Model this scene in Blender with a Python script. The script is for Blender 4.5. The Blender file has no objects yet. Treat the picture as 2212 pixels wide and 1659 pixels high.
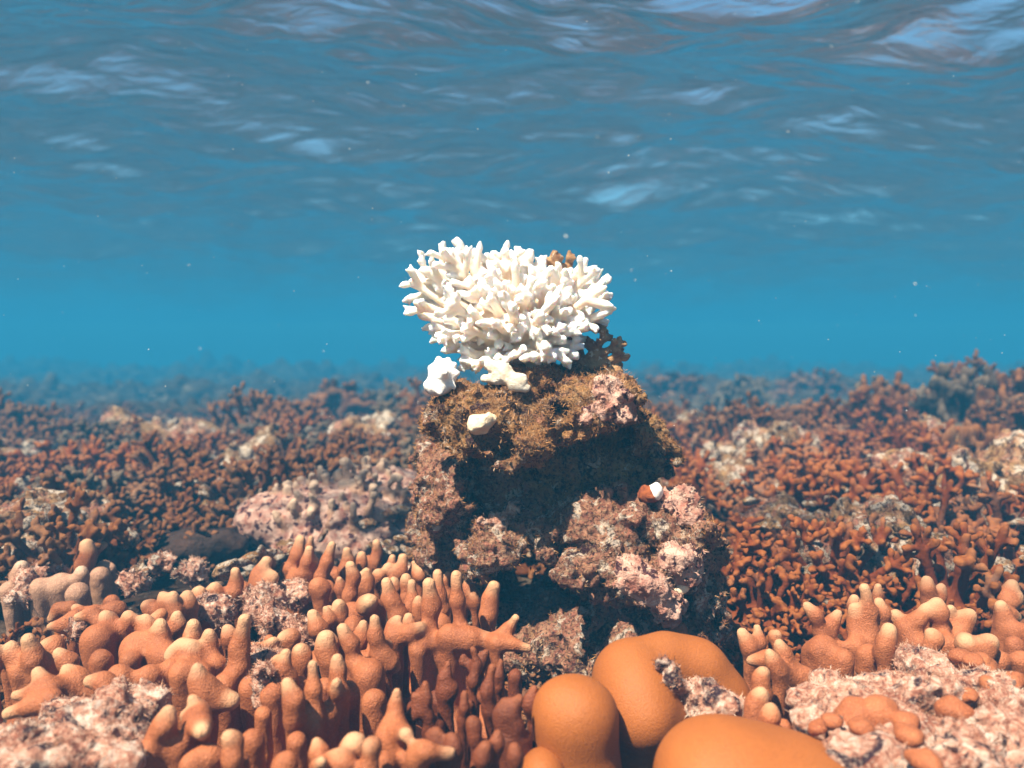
import bpy, math, random, time
import numpy as np
import openvdb as vdb
from mathutils import Vector, Matrix

T0 = time.time()
rng = np.random.default_rng(7)
random.seed(7)
R = math.radians
sc = bpy.context.scene
col = sc.collection

# ------------------------------------------------------------------ camera
CAM_Z = 0.30
FPX = 1843.0                      # focal length in pixels of a 2212 px wide picture
EYE_Y = 740.0                     # picture row of the eye level
PITCH = math.atan((829.5 - EYE_Y) / FPX)
cd = bpy.data.cameras.new('camera')
cam = bpy.data.objects.new('camera', cd)
col.objects.link(cam)
cam.location = (0, 0, CAM_Z)
cam.rotation_euler = (R(90) - PITCH, 0, 0)
cd.lens = 36.0 * FPX / 2212.0
cd.sensor_width = 36.0
cd.clip_start = 0.02
cd.clip_end = 200
cd.dof.use_dof = True
cd.dof.focus_distance = 0.82
cd.dof.aperture_fstop = 4.8
sc.camera = cam

# ------------------------------------------------------------------ light
SUN_DIR = Vector((-0.38, -0.44, 0.88)).normalized()      # from the scene to the sun
w = bpy.data.worlds.new('World')
sc.world = w
w.use_nodes = True
wn = w.node_tree
wn.nodes.clear()
sky = wn.nodes.new('ShaderNodeTexSky')
sky.sky_type = 'NISHITA'
sky.sun_disc = False
sky.sun_elevation = math.asin(SUN_DIR.z)
sky.sun_rotation = math.atan2(SUN_DIR.x, SUN_DIR.y)
bg = wn.nodes.new('ShaderNodeBackground')
bg.inputs['Strength'].default_value = 0.05
wo = wn.nodes.new('ShaderNodeOutputWorld')
wn.links.new(sky.outputs[0], bg.inputs[0])
wn.links.new(bg.outputs[0], wo.inputs[0])
ld = bpy.data.lights.new('sun', 'SUN')
ld.energy = 5.0
ld.angle = R(0.55)
ld.color = (1.0, 0.83, 0.65)
sun = bpy.data.objects.new('sun', ld)
col.objects.link(sun)
sun.location = (0, 0, 5)
sun.rotation_euler = (-SUN_DIR).to_track_quat('-Z', 'Y').to_euler()

vs = sc.view_settings
vs.view_transform = 'Standard'
vs.look = 'None'
vs.gamma = 1
vs.use_curve_mapping = False
vs.exposure = 1.75
sc.cycles.use_denoising = True
sc.cycles.max_bounces = 8
sc.cycles.diffuse_bounces = 4
sc.cycles.glossy_bounces = 3
sc.cycles.volume_bounces = 2
sc.cycles.transparent_max_bounces = 16
sc.cycles.caustics_reflective = False
sc.cycles.caustics_refractive = False
sc.cycles.sample_clamp_indirect = 6.0

# ------------------------------------------------------------------ picking points: picture row/column -> place
CP, SP = math.cos(PITCH), math.sin(PITCH)


def P(px, py, d):
    x = (px - 1106.0) / FPX * d
    y = -(py - 829.5) / FPX * d
    return np.array([x, d * CP + y * SP, CAM_Z - d * SP + y * CP])


def G(px, py, z=0.0):
    """where the ray through a picture point meets the level z"""
    v = P(px, py, 1.0) - np.array([0, 0, CAM_Z])
    t = (z - CAM_Z) / min(v[2], -0.02)
    return np.array([0, 0, CAM_Z]) + v * t


def depth(p):
    return p[1] * CP - (p[2] - CAM_Z) * SP


# ------------------------------------------------------------------ noise
def _hash(ix, iy, iz, seed):
    h = (ix * np.int64(374761393) + iy * np.int64(668265263) + iz * np.int64(1274126177) + np.int64(seed * 974711)) & np.int64(0xffffffff)
    h = ((h ^ (h >> 13)) * np.int64(1274126177)) & np.int64(0xffffffff)
    return ((h ^ (h >> 16)) & np.int64(0xffff)).astype(np.float32) / 32767.5 - 1.0


def vnoise(p, seed=0):
    f = np.floor(p)
    u = (p - f).astype(np.float32)
    i = f.astype(np.int64)
    u = u * u * (3 - 2 * u)
    out = 0
    for dx in (0, 1):
        wx = u[:, 0] if dx else 1 - u[:, 0]
        for dy in (0, 1):
            wy = u[:, 1] if dy else 1 - u[:, 1]
            for dz in (0, 1):
                wz = u[:, 2] if dz else 1 - u[:, 2]
                out = out + wx * wy * wz * _hash(i[:, 0] + dx, i[:, 1] + dy, i[:, 2] + dz, seed)
    return out


def fbm(p, octv, seed=0, gain=0.5):
    a, s, out = 1.0, 1.0, 0
    for o in range(octv):
        out = out + a * vnoise(p * s + 17.3 * o, seed + o)
        a *= gain
        s *= 2.03
    return out


def ss(a, b, x):
    t = np.clip((x - a) / (b - a), 0, 1)
    return t * t * (3 - 2 * t)


# ------------------------------------------------------------------ distance fields -> meshes
# a primitive: ('c', a, b, ra, rb, part, tip)  capsule ; ('e', centre, radii, part)  ellipsoid
def cap(a, b, ra, rb, part=0, tip=0.0):
    return ('c', np.asarray(a, float), np.asarray(b, float), ra, rb, part, tip)


def ell(c, r, part=0):
    return ('e', np.asarray(c, float), np.asarray(r, float), part)


def prim_dist(pr, p):
    if pr[0] == 'c':
        _, a, b, ra, rb = pr[:5]
        ba = b - a
        L = max(float(ba @ ba), 1e-12)
        t = np.clip(((p - a) @ ba) / L, 0, 1)
        return np.linalg.norm(p - a - t[..., None] * ba, axis=-1) - (ra + (rb - ra) * t), t
    _, c, r = pr[:3]
    q = p - c
    k0 = np.linalg.norm(q / r, axis=-1)
    k1 = np.linalg.norm(q / (r * r), axis=-1) + 1e-9
    return np.maximum(k0 * (k0 - 1) / k1, -float(min(r))), np.zeros(p.shape[:-1])


def prim_box(pr):
    if pr[0] == 'c':
        m = max(pr[3], pr[4])
        return np.minimum(pr[1], pr[2]) - m, np.maximum(pr[1], pr[2]) + m
    return pr[1] - pr[2], pr[1] + pr[2]


def build_field(prims, voxel, k, disp=None, cut=(), pad=0.012, band=0.02):
    bs = [prim_box(p) for p in prims]
    lo = np.min([b[0] for b in bs], 0) - pad
    hi = np.max([b[1] for b in bs], 0) + pad
    n = np.ceil((hi - lo) / voxel).astype(int) + 1
    BIG = 1.0
    A = np.full(n, BIG, np.float32)
    axes = [lo[i] + voxel * np.arange(n[i]) for i in range(3)]

    def local(b, m):
        s = []
        for i in range(3):
            i0 = max(int((b[0][i] - m - lo[i]) / voxel), 0)
            i1 = min(int((b[1][i] + m - lo[i]) / voxel) + 2, n[i])
            s.append(slice(i0, i1))
        g = np.stack(np.meshgrid(*[axes[i][s[i]] for i in range(3)], indexing='ij'), -1)
        return tuple(s), g
    for pr, b in zip(prims, bs):
        s, g = local(b, max(k, 4 * voxel) + (band if disp else 0))
        d = prim_dist(pr, g)[0].astype(np.float32)
        o = A[s]
        if k > 0:
            h = np.maximum(k - np.abs(o - d), 0) / k
            A[s] = np.minimum(o, d) - h * h * k * 0.25
        else:
            A[s] = np.minimum(o, d)
    for pr in cut:
        s, g = local(prim_box(pr), 0.02)
        d = -prim_dist(pr, g)[0].astype(np.float32)
        o = A[s]
        kk = 0.012
        h = np.maximum(kk - np.abs(o - d), 0) / kk
        A[s] = np.maximum(o, d) + h * h * kk * 0.25
    if disp is not None:
        m = np.abs(A) < band
        ii = np.nonzero(m)
        pts = np.stack([axes[i][ii[i]] for i in range(3)], -1)
        A[ii] -= disp(pts).astype(np.float32)
    return A, lo


def mesh_field(A, lo, voxel):
    B = np.clip(A / voxel, -3, 3).astype(np.float32)
    g = vdb.FloatGrid(3.0)
    g.copyFromArray(B)
    p, q = g.convertToQuads(isovalue=0.0)
    V = p.astype(np.float64) * voxel + lo
    return V, q.astype(np.int64)[:, ::1]


def vnormals(V, Q):
    N = np.zeros_like(V)
    a = V[Q[:, 2]] - V[Q[:, 0]]
    b = V[Q[:, 3]] - V[Q[:, 1]]
    fn = np.cross(a, b)
    for j in range(4):
        np.add.at(N, Q[:, j], fn)
    return N / (np.linalg.norm(N, axis=1, keepdims=True) + 1e-12)


def raw_mesh(name, V, Q, mat=None, N=None, attrs=None, smooth=True):
    me = bpy.data.meshes.new(name)
    k = Q.shape[1]
    me.vertices.add(len(V))
    me.vertices.foreach_set('co', np.ascontiguousarray(V, np.float32).ravel())
    me.loops.add(Q.size)
    me.loops.foreach_set('vertex_index', np.ascontiguousarray(Q, np.int32).ravel())
    me.polygons.add(len(Q))
    me.polygons.foreach_set('loop_start', np.arange(0, Q.size, k, dtype=np.int32))
    me.polygons.foreach_set('use_smooth', np.full(len(Q), smooth))
    for an, av in (attrs or {}).items():
        at = me.attributes.new(an, 'FLOAT', 'POINT')
        at.data.foreach_set('value', np.ascontiguousarray(av, np.float32))
    me.update(calc_edges=True)
    if N is not None:
        me.normals_split_custom_set_from_vertices(np.ascontiguousarray(N, np.float32))
    if mat:
        me.materials.append(mat)
    return me


def link(name, me, parent=None, loc=None):
    o = bpy.data.objects.new(name, me)
    col.objects.link(o)
    if parent is not None:
        o.parent = parent
    if loc is not None:
        o.location = loc
    return o


def tag(o, label=None, cat=None, group=None, kind=None):
    if label:
        o['label'] = label
    if cat:
        o['category'] = cat
    if group:
        o['group'] = group
    if kind:
        o['kind'] = kind
    return o


def empty(name, loc, label, cat, group=None):
    o = bpy.data.objects.new(name, None)
    o.empty_display_size = 0.03
    col.objects.link(o)
    o.location = loc
    return tag(o, label, cat, group)


def classify(V, prims):
    """nearest primitive of every vertex: its part and how near the vertex is to a growing tip (0..1)"""
    best = np.full(len(V), 1e9)
    part = np.zeros(len(V), int)
    tip = np.zeros(len(V))
    for pr in prims:
        lo, hi = prim_box(pr)
        m = np.all((V > lo - 0.02) & (V < hi + 0.02), axis=1)
        idx = np.nonzero(m)[0]
        if not len(idx):
            continue
        d, t = prim_dist(pr, V[idx])
        bt = d < best[idx]
        ib = idx[bt]
        best[ib] = d[bt]
        part[ib] = pr[5] if pr[0] == 'c' else pr[3]
        if pr[0] == 'c' and pr[6] > 0:
            tip[ib] = pr[6] * t[bt]
        else:
            tip[ib] = 0
    return part, tip


def tidy_faces(Q, fp, nv):
    """every part one connected piece: stray faces go to the part next to them"""
    for pid in np.unique(fp):
        f = np.nonzero(fp == pid)[0]
        q = Q[f]
        u, inv = np.unique(q, return_inverse=True)
        inv = inv.reshape(q.shape)
        lb = np.arange(len(u))
        while True:
            m = lb[inv].min(1)
            nl = lb.copy()
            for j in range(4):
                np.minimum.at(nl, inv[:, j], m)
            nl = nl[nl]
            if np.array_equal(nl, lb):
                break
            lb = nl
        fc = lb[inv[:, 0]]
        ids, cn = np.unique(fc, return_counts=True)
        if len(ids) < 2:
            continue
        main = ids[np.argmax(cn)]
        for k in ids:
            if k == main:
                continue
            ff = f[fc == k]
            vs_ = np.unique(Q[ff])
            nb = np.isin(Q, vs_).any(1)
            nb[ff] = False
            o = fp[nb]
            o = o[o != pid]
            if len(o):
                w, c = np.unique(o, return_counts=True)
                fp[ff] = w[np.argmax(c)]
    return fp


def soften(x, Q, n=10):
    x = x.astype(float)
    cnt = np.bincount(Q.ravel(), minlength=len(x)) + 1e-9
    for _ in range(n):
        f = x[Q].mean(1)
        x = np.bincount(Q.ravel(), weights=np.repeat(f, 4), minlength=len(x)) / cnt
    return x


def split_parts(V, Q, N, part, attrs, spec, parent, origin):
    """one mesh per part; the seams keep the normals of the whole surface. spec(part id) -> (name, material)"""
    fp = tidy_faces(Q, part[Q[:, 0]].copy(), len(V))
    for pid in np.unique(fp):
        q = Q[fp == pid]
        if len(q) < 6:
            continue
        u, inv = np.unique(q, return_inverse=True)
        name, m = spec(int(pid))
        me = raw_mesh(name, V[u] - origin, inv.reshape(q.shape), m, N[u], {a: v[u] for a, v in attrs.items()})
        link(name, me, parent)


# ------------------------------------------------------------------ materials
class NT:
    def __init__(self, name):
        self.m = bpy.data.materials.new(name)
        self.m.use_nodes = True
        self.t = self.m.node_tree
        self.t.nodes.clear()
        self.out = self.n('ShaderNodeOutputMaterial')

    def n(self, kind, **kw):
        x = self.t.nodes.new(kind)
        for k, v in kw.items():
            setattr(x, k, v)
        return x

    def l(self, a, b):
        self.t.links.new(a, b)

    def pos(self, obj=False):
        if obj:
            return self.n('ShaderNodeTexCoord').outputs['Object']
        return self.n('ShaderNodeNewGeometry').outputs['Position']

    def noise(self, vec, scale, detail=4, rough=0.55, dist=0.0):
        x = self.n('ShaderNodeTexNoise')
        x.inputs['Scale'].default_value = scale
        x.inputs['Detail'].default_value = detail
        x.inputs['Roughness'].default_value = rough
        x.inputs['Distortion'].default_value = dist
        self.l(vec, x.inputs['Vector'])
        return x.outputs['Fac']

    def voro(self, vec, scale, feature='F1'):
        x = self.n('ShaderNodeTexVoronoi', feature=feature)
        x.inputs['Scale'].default_value = scale
        self.l(vec, x.inputs['Vector'])
        return x.outputs['Distance']

    def ramp(self, fac, stops, interp='LINEAR'):
        x = self.n('ShaderNodeValToRGB')
        e = x.color_ramp.elements
        x.color_ramp.interpolation = interp
        while len(e) < len(stops):
            e.new(0.5)
        for i, (p, c) in enumerate(stops):
            e[i].position = p
            e[i].color = (*c, 1) if len(c) == 3 else c
        self.l(fac, x.inputs[0])
        return x.outputs['Color']

    def fac(self, fac, a, b):
        """0..1 between a and b"""
        x = self.n('ShaderNodeMapRange')
        x.inputs['From Min'].default_value = a
        x.inputs['From Max'].default_value = b
        self.l(fac, x.inputs['Value'])
        return x.outputs['Result']

    def mix(self, f, a, b, mode='MIX'):
        x = self.n('ShaderNodeMix', data_type='RGBA', blend_type=mode)
        if isinstance(f, (int, float)):
            x.inputs[0].default_value = f
        else:
            self.l(f, x.inputs[0])
        for s, v in ((6, a), (7, b)):
            if isinstance(v, tuple):
                x.inputs[s].default_value = (*v, 1)
            else:
                self.l(v, x.inputs[s])
        return x.outputs[2]

    def math(self, op, a, b=0.0):
        x = self.n('ShaderNodeMath', operation=op)
        for s, v in ((0, a), (1, b)):
            if isinstance(v, (int, float)):
                x.inputs[s].default_value = v
            else:
                self.l(v, x.inputs[s])
        return x.outputs[0]

    def attr(self, name):
        return self.n('ShaderNodeAttribute', attribute_name=name).outputs['Fac']

    def bump(self, h, dist, strength=1.0, normal=None):
        x = self.n('ShaderNodeBump')
        x.inputs['Distance'].default_value = dist
        x.inputs['Strength'].default_value = strength
        self.l(h, x.inputs['Height'])
        if normal is not None:
            self.l(normal, x.inputs['Normal'])
        return x.outputs['Normal']

    def done(self, color, rough=0.7, normal=None, spec=0.25, gain=0.74):
        b = self.n('ShaderNodeBsdfPrincipled')
        if gain != 1 and not isinstance(color, tuple):
            color = self.mix(1.0, color, (gain, gain, gain), 'MULTIPLY')
        if isinstance(color, tuple):
            b.inputs['Base Color'].default_value = (*color, 1)
        else:
            self.l(color, b.inputs['Base Color'])
        b.inputs['Roughness'].default_value = rough
        b.inputs['Specular IOR Level'].default_value = spec
        if normal is not None:
            self.l(normal, b.inputs['Normal'])
        self.l(b.outputs[0], self.out.inputs['Surface'])
        return self.m


def mat_finger(name, base, dark, tipc):
    t = NT(name)
    p = t.pos()
    n1 = t.noise(p, 28, 4)
    c = t.mix(t.fac(n1, 0.35, 0.7), base, dark)
    inf = t.n('ShaderNodeObjectInfo').outputs['Random']
    c = t.mix(t.math('MULTIPLY', inf, 0.5), c, tuple(x * f for x, f in zip(base, (0.72, 0.66, 0.62))))
    sp = t.noise(p, 900, 2)
    c = t.mix(t.fac(sp, 0.52, 0.72), c, tuple(min(1, x * 1.35) for x in base))
    c = t.mix(t.math('MULTIPLY', t.fac(t.attr('tip'), 0.45, 1.0), 0.66), c, tipc)
    h = t.math('ADD', t.noise(p, 800, 2), t.math('MULTIPLY', t.noise(p, 90, 3), 2.0))
    return t.done(c, 0.62, t.bump(h, 0.0016, 0.7), 0.3)


def mat_rock(name, obj=False, pale=0.0, pink=0.35, scale=1.0, warm=False):
    t = NT(name)
    p = t.pos(obj)
    big = t.noise(p, 14 * scale, 5, 0.6, 0.4)
    c = t.ramp(big, [(0.30, (0.075, 0.036, 0.02)), (0.42, (0.24, 0.105, 0.036)), (0.52, (0.48, 0.24, 0.085)), (0.62, (0.28, 0.11, 0.045)), (0.74, (0.58, 0.34, 0.17))])
    if warm:
        c = t.ramp(big, [(0.30, (0.09, 0.028, 0.02)), (0.42, (0.27, 0.09, 0.055)), (0.52, (0.54, 0.24, 0.15)), (0.62, (0.30, 0.095, 0.065)), (0.74, (0.66, 0.37, 0.25))])
    pk = t.noise(p, 22 * scale, 5, 0.65, 0.8)
    c = t.mix(t.fac(pk, 0.62 - pink * 0.3, 0.72 - pink * 0.3), c, t.mix(t.fac(t.noise(p, 75 * scale, 3), 0.4, 0.6), (0.56, 0.23, 0.15), (0.36, 0.12, 0.08)))
    pu = t.noise(p, 33 * scale, 4, 0.6, 1.0)
    c = t.mix(t.fac(pu, 0.55, 0.61), c, (0.06, 0.018, 0.022))
    wh = t.noise(p, 48 * scale, 6, 0.7, 0.6)
    c = t.mix(t.fac(wh, 0.585 - pale * 0.2, 0.635 - pale * 0.2), c, (0.78, 0.62, 0.52))
    gr = t.noise(p, 260 * scale, 3, 0.6)
    c = t.mix(t.fac(gr, 0.45, 0.72), c, t.mix(0.75, c, (0.62, 0.40, 0.24)))
    gd = t.noise(p, 330 * scale, 3, 0.6, 0.5)
    c = t.mix(t.fac(gd, 0.52, 0.62), c, t.mix(0.85, c, (0.04, 0.018, 0.012)))
    h = t.math('ADD', t.noise(p, 150 * scale, 6, 0.7), t.math('MULTIPLY', t.voro(p, 120 * scale), 0.5))
    return t.done(c, 0.85, t.bump(h, 0.011 / scale, 1.0), 0.15)


def mat_crust(name):
    t = NT(name)
    p = t.pos()
    a = t.noise(p, 70, 6, 0.7, 0.7)
    c = t.ramp(a, [(0.30, (0.09, 0.03, 0.03)), (0.42, (0.36, 0.125, 0.075)), (0.52, (0.66, 0.33, 0.23)), (0.62, (0.84, 0.66, 0.56)), (0.76, (0.55, 0.24, 0.13))])
    d = t.noise(p, 40, 4, 0.6, 1.2)
    c = t.mix(t.fac(d, 0.55, 0.62), c, (0.05, 0.02, 0.028))
    g = t.noise(p, 350, 3)
    c = t.mix(t.math('MULTIPLY', t.fac(g, 0.5, 0.7), 0.6), c, (0.82, 0.58, 0.45))
    h = t.math('ADD', t.noise(p, 220, 6, 0.75), t.math('MULTIPLY', t.voro(p, 150), 0.6))
    return t.done(c, 0.8, t.bump(h, 0.006, 1.0), 0.2, 0.95)


def mat_bush(name, lo_c, hi_c, tipc):
    t = NT(name)
    p = t.pos(True)
    info = t.n('ShaderNodeObjectInfo').outputs['Random']
    c = t.mix(t.fac(t.noise(p, 40, 4), 0.35, 0.68), lo_c, hi_c)
    c = t.mix(t.math('MULTIPLY', info, 0.5), c, tuple(x * 0.45 for x in lo_c))
    gp = t.noise(t.pos(), 9, 4)
    c = t.mix(t.math('MULTIPLY', t.fac(gp, 0.50, 0.68), 0.6), c, (0.30, 0.20, 0.14))
    c = t.mix(t.math('MULTIPLY', t.fac(t.attr('tip'), 0.6, 1.0), 0.55), c, tipc)
    h = t.noise(p, 420, 3)
    return t.done(c, 0.75, t.bump(h, 0.002, 0.7), 0.15, 0.56)


M_FINGER = mat_finger('tan_finger_coral', (0.47, 0.148, 0.055), (0.28, 0.073, 0.025), (0.84, 0.50, 0.29))
M_FINGER_PALE = mat_finger('pale_finger_coral', (0.58, 0.31, 0.20), (0.34, 0.16, 0.10), (0.78, 0.55, 0.40))
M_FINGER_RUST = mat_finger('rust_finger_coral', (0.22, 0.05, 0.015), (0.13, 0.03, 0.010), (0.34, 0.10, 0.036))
M_ROCK = mat_rock('turf_covered_rock', pink=0.30)
M_ROCK2 = mat_rock('pink_encrusted_rock', pink=0.50, pale=0.20, warm=True)
M_RUBBLE = mat_rock('reef_rubble', pale=0.42, pink=0.5, scale=0.9)
M_CRUST = mat_crust('white_pink_crust')
M_BUSH = [mat_bush('rust_branching_coral', (0.25, 0.045, 0.007), (0.40, 0.092, 0.015), (0.54, 0.18, 0.045)),
          mat_bush('brown_branching_coral', (0.17, 0.042, 0.010), (0.29, 0.084, 0.019), (0.42, 0.16, 0.05)),
          mat_bush('dull_branching_coral', (0.08, 0.038, 0.021), (0.16, 0.088, 0.054), (0.30, 0.20, 0.135))]


def mat_white():
    t = NT('bleached_white_coral')
    p = t.pos()
    c = t.mix(t.fac(t.attr('tip'), 0.2, 0.9), (0.88, 0.73, 0.57), (0.93, 0.91, 0.90))
    h = t.math('ADD', t.noise(p, 700, 2), t.noise(p, 160, 3))
    b = t.n('ShaderNodeBsdfPrincipled')
    t.l(c, b.inputs['Base Color'])
    b.inputs['Roughness'].default_value = 0.6
    b.inputs['Specular IOR Level'].default_value = 0.25
    t.l(t.bump(h, 0.0012, 0.5), b.inputs['Normal'])
    b.subsurface_method = 'RANDOM_WALK'
    b.inputs['Subsurface Weight'].default_value = 0.6
    b.inputs['Subsurface Radius'].default_value = (1.0, 0.62, 0.38)
    b.inputs['Subsurface Scale'].default_value = 0.008
    tr = t.n('ShaderNodeBsdfTranslucent')
    tr.inputs['Color'].default_value = (0.88, 0.70, 0.56, 1)
    ms = t.n('ShaderNodeMixShader')
    ms.inputs[0].default_value = 0.16
    t.l(b.outputs[0], ms.inputs[1])
    t.l(tr.outputs[0], ms.inputs[2])
    t.l(ms.outputs[0], t.out.inputs['Surface'])
    return t.m


M_WHITE = mat_white()


def mat_plain(name, a, b, scale, bump=0.002, rough=0.7, spots=None, gain=1):
    t = NT(name)
    p = t.pos()
    c = t.mix(t.fac(t.noise(p, scale, 5, 0.6, 0.5), 0.38, 0.64), a, b)
    if spots:
        c = t.mix(t.fac(t.noise(p, spots[0], 3), spots[1], spots[1] + 0.05), c, spots[2])
    return t.done(c, rough, t.bump(t.noise(p, scale * 7, 4, 0.65), bump, 0.8), 0.25, gain)


M_DEAD = mat_plain('algae_browned_branch', (0.58, 0.34, 0.17), (0.30, 0.13, 0.06), 130, 0.004, 0.8, (170, 0.62, (0.78, 0.66, 0.52)))
M_KNOB = mat_plain('white_knob', (0.90, 0.86, 0.82), (0.74, 0.66, 0.62), 45, 0.002, 0.55)
M_STICK = mat_plain('white_rubble', (0.88, 0.80, 0.70), (0.72, 0.56, 0.42), 120, 0.004, 0.75, (240, 0.68, (0.16, 0.07, 0.03)))
M_CREAM = mat_plain('cream_lump', (0.80, 0.64, 0.46), (0.66, 0.48, 0.32), 40, 0.002, 0.5)
M_RUSTRED = mat_plain('rust_red_crust', (0.42, 0.11, 0.03), (0.20, 0.045, 0.02), 110, 0.006, 0.8)
M_HOLLOW_SHADE = mat_plain('hollow_shade_lump', (0.035, 0.016, 0.011), (0.06, 0.026, 0.016), 40, 0.004, 0.8)  # near-black brown that paints in the shade of the hollow


def mat_lobe():
    t = NT('orange_lobed_coral')
    p = t.pos()
    c = t.mix(t.fac(t.noise(p, 22, 4, 0.6), 0.35, 0.68), (0.40, 0.108, 0.018), (0.25, 0.062, 0.010))
    c = t.mix(t.math('MULTIPLY', t.fac(t.noise(p, 420, 3, 0.7), 0.42, 0.66), 0.75), c, (0.20, 0.048, 0.008))
    c = t.mix(t.math('MULTIPLY', t.fac(t.noise(p, 15, 4), 0.48, 0.62), 0.5), c, (0.19, 0.062, 0.014))
    v = t.voro(p, 900)
    c = t.mix(t.math('MULTIPLY', t.fac(v, 0.10, 0.5), 0.5), (0.48, 0.145, 0.028), c)
    h = t.math('ADD', t.math('MULTIPLY', v, -1.0), t.math('MULTIPLY', t.noise(p, 60, 2), 0.5))
    return t.done(c, 0.6, t.bump(h, 0.001, 0.4), 0.3)


M_LOBE = mat_lobe()
M_BASE = mat_plain('dark_coral_base', (0.045, 0.017, 0.009), (0.10, 0.042, 0.024), 60, 0.008, 0.85)


def mat_turf():
    t = NT('turf_algae')
    a = t.attr('shade')
    c = t.ramp(a, [(0.0, (0.07, 0.028, 0.012)), (0.3, (0.25, 0.10, 0.034)), (0.6, (0.48, 0.225, 0.078)), (0.85, (0.60, 0.32, 0.16)), (1.0, (0.74, 0.52, 0.37))])
    return t.done(c, 0.8, None, 0.1, 0.85)


M_TURF = mat_turf()
_t = NT('pale_turf_algae')
M_TURF_PALE = _t.done(_t.ramp(_t.attr('shade'), [(0.0, (0.20, 0.08, 0.045)), (0.35, (0.45, 0.20, 0.12)), (0.65, (0.68, 0.40, 0.28)), (1.0, (0.82, 0.64, 0.52))]), 0.8, None, 0.1)

# ------------------------------------------------------------------ water: surface seen from below, and the body of water
def H(x, y):
    """height of the seabed"""
    p = np.stack([x, y, np.zeros_like(x)], -1)
    far = ss(1.1, 2.6, y)
    h = -0.012 + 0.022 * fbm(p * 3.1, 4, 40) * ss(0.7, 1.2, y) + 0.008 * fbm(p * 16.0, 3, 45) + far * 0.055 * fbm(p * 0.75, 3, 60)
    h = h + 0.10 * np.exp(-((x - 1.75) ** 2 / 0.35 + (y - 2.75) ** 2 / 0.5))
    h = h + 0.05 * np.exp(-((x - 1.25) ** 2 / 0.2 + (y - 1.75) ** 2 / 0.2))
    h = h - 0.030 * np.clip(y - 1.3, 0, None)
    h = h - 0.045 * (1 - ss(0.85, 1.15, y))
    h = h - 0.03 * np.exp(-((x - .04) ** 2 / .02 + (y - .66) ** 2 / .012))
    h = h - 0.03 * np.exp(-((x + 0.46) ** 2 / 0.01 + (y - 1.17) ** 2 / 0.01))
    return h


def graded(lo, hi, fine0, fine1, step, grow):
    a = list(np.arange(fine0, fine1, step))
    s, v = step, a[-1]
    while v < hi:
        s *= grow
        v += s
        a.append(min(v, hi))
    s, v = step, a[0]
    while v > lo:
        s *= grow
        v -= s
        a.insert(0, max(v, lo))
    return np.array(a)


def sheet(xs, ys, f):
    X, Y = np.meshgrid(xs, ys, indexing='xy')
    V = np.stack([X.ravel(), Y.ravel(), f(X.ravel(), Y.ravel())], -1)
    nx, ny = len(xs), len(ys)
    i = (np.arange(ny - 1)[:, None] * nx + np.arange(nx - 1)[None, :]).ravel()
    return V, np.stack([i, i + 1, i + nx + 1, i + nx], -1)


def mat_seabed():
    t = NT('seabed_rubble')
    p = t.pos()
    a = t.noise(p, 7, 6, 0.65, 0.5)
    c = t.ramp(a, [(0.34, (0.03, 0.014, 0.009)), (0.47, (0.09, 0.042, 0.022)), (0.58, (0.17, 0.10, 0.065)), (0.72, (0.36, 0.28, 0.21))])
    b = t.noise(p, 60, 5, 0.7, 0.5)
    c = t.mix(t.fac(b, 0.42, 0.66), t.mix(0.6, c, (0.05, 0.025, 0.016)), c)
    g = t.noise(p, 34, 5, 0.7)
    c = t.mix(t.fac(g, 0.62, 0.72), c, (0.66, 0.52, 0.42))
    h = t.math('ADD', t.noise(p, 70, 6, 0.7), t.voro(p, 45))
    return t.done(c, 0.9, t.bump(h, 0.02, 1.0), 0.1)


xs = graded(-29.0, 29.0, -1.4, 1.6, 0.016, 1.05)
ys = graded(-1.2, 34.0, 0.35, 2.6, 0.016, 1.04)
V, Q = sheet(xs, ys, H)
tag(link('seabed', raw_mesh('seabed', V, Q, mat_seabed())), kind='structure')

SURF_Z = 1.15


def waves(x, y):
    z = np.zeros_like(x)
    r = np.random.default_rng(5)
    for i in range(26):
        L = 0.16 * 1.16 ** i * r.uniform(0.85, 1.15)
        if L > 3.4:
            break
        th = R(90) + r.normal(0, 0.62)
        kx, ky = math.cos(th) * 2 * math.pi / L, math.sin(th) * 2 * math.pi / L
        z = z + L * 0.0108 * np.sin(kx * x + ky * y + r.uniform(0, 6.28) + 0.7 * np.sin(0.7 * ky * x - 0.5 * kx * y))
    p = np.stack([x * 2.6, y * 5.0, np.zeros_like(x)], -1)
    z = z + 0.010 * fbm(p, 3, 90)
    return SURF_Z + z


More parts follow.
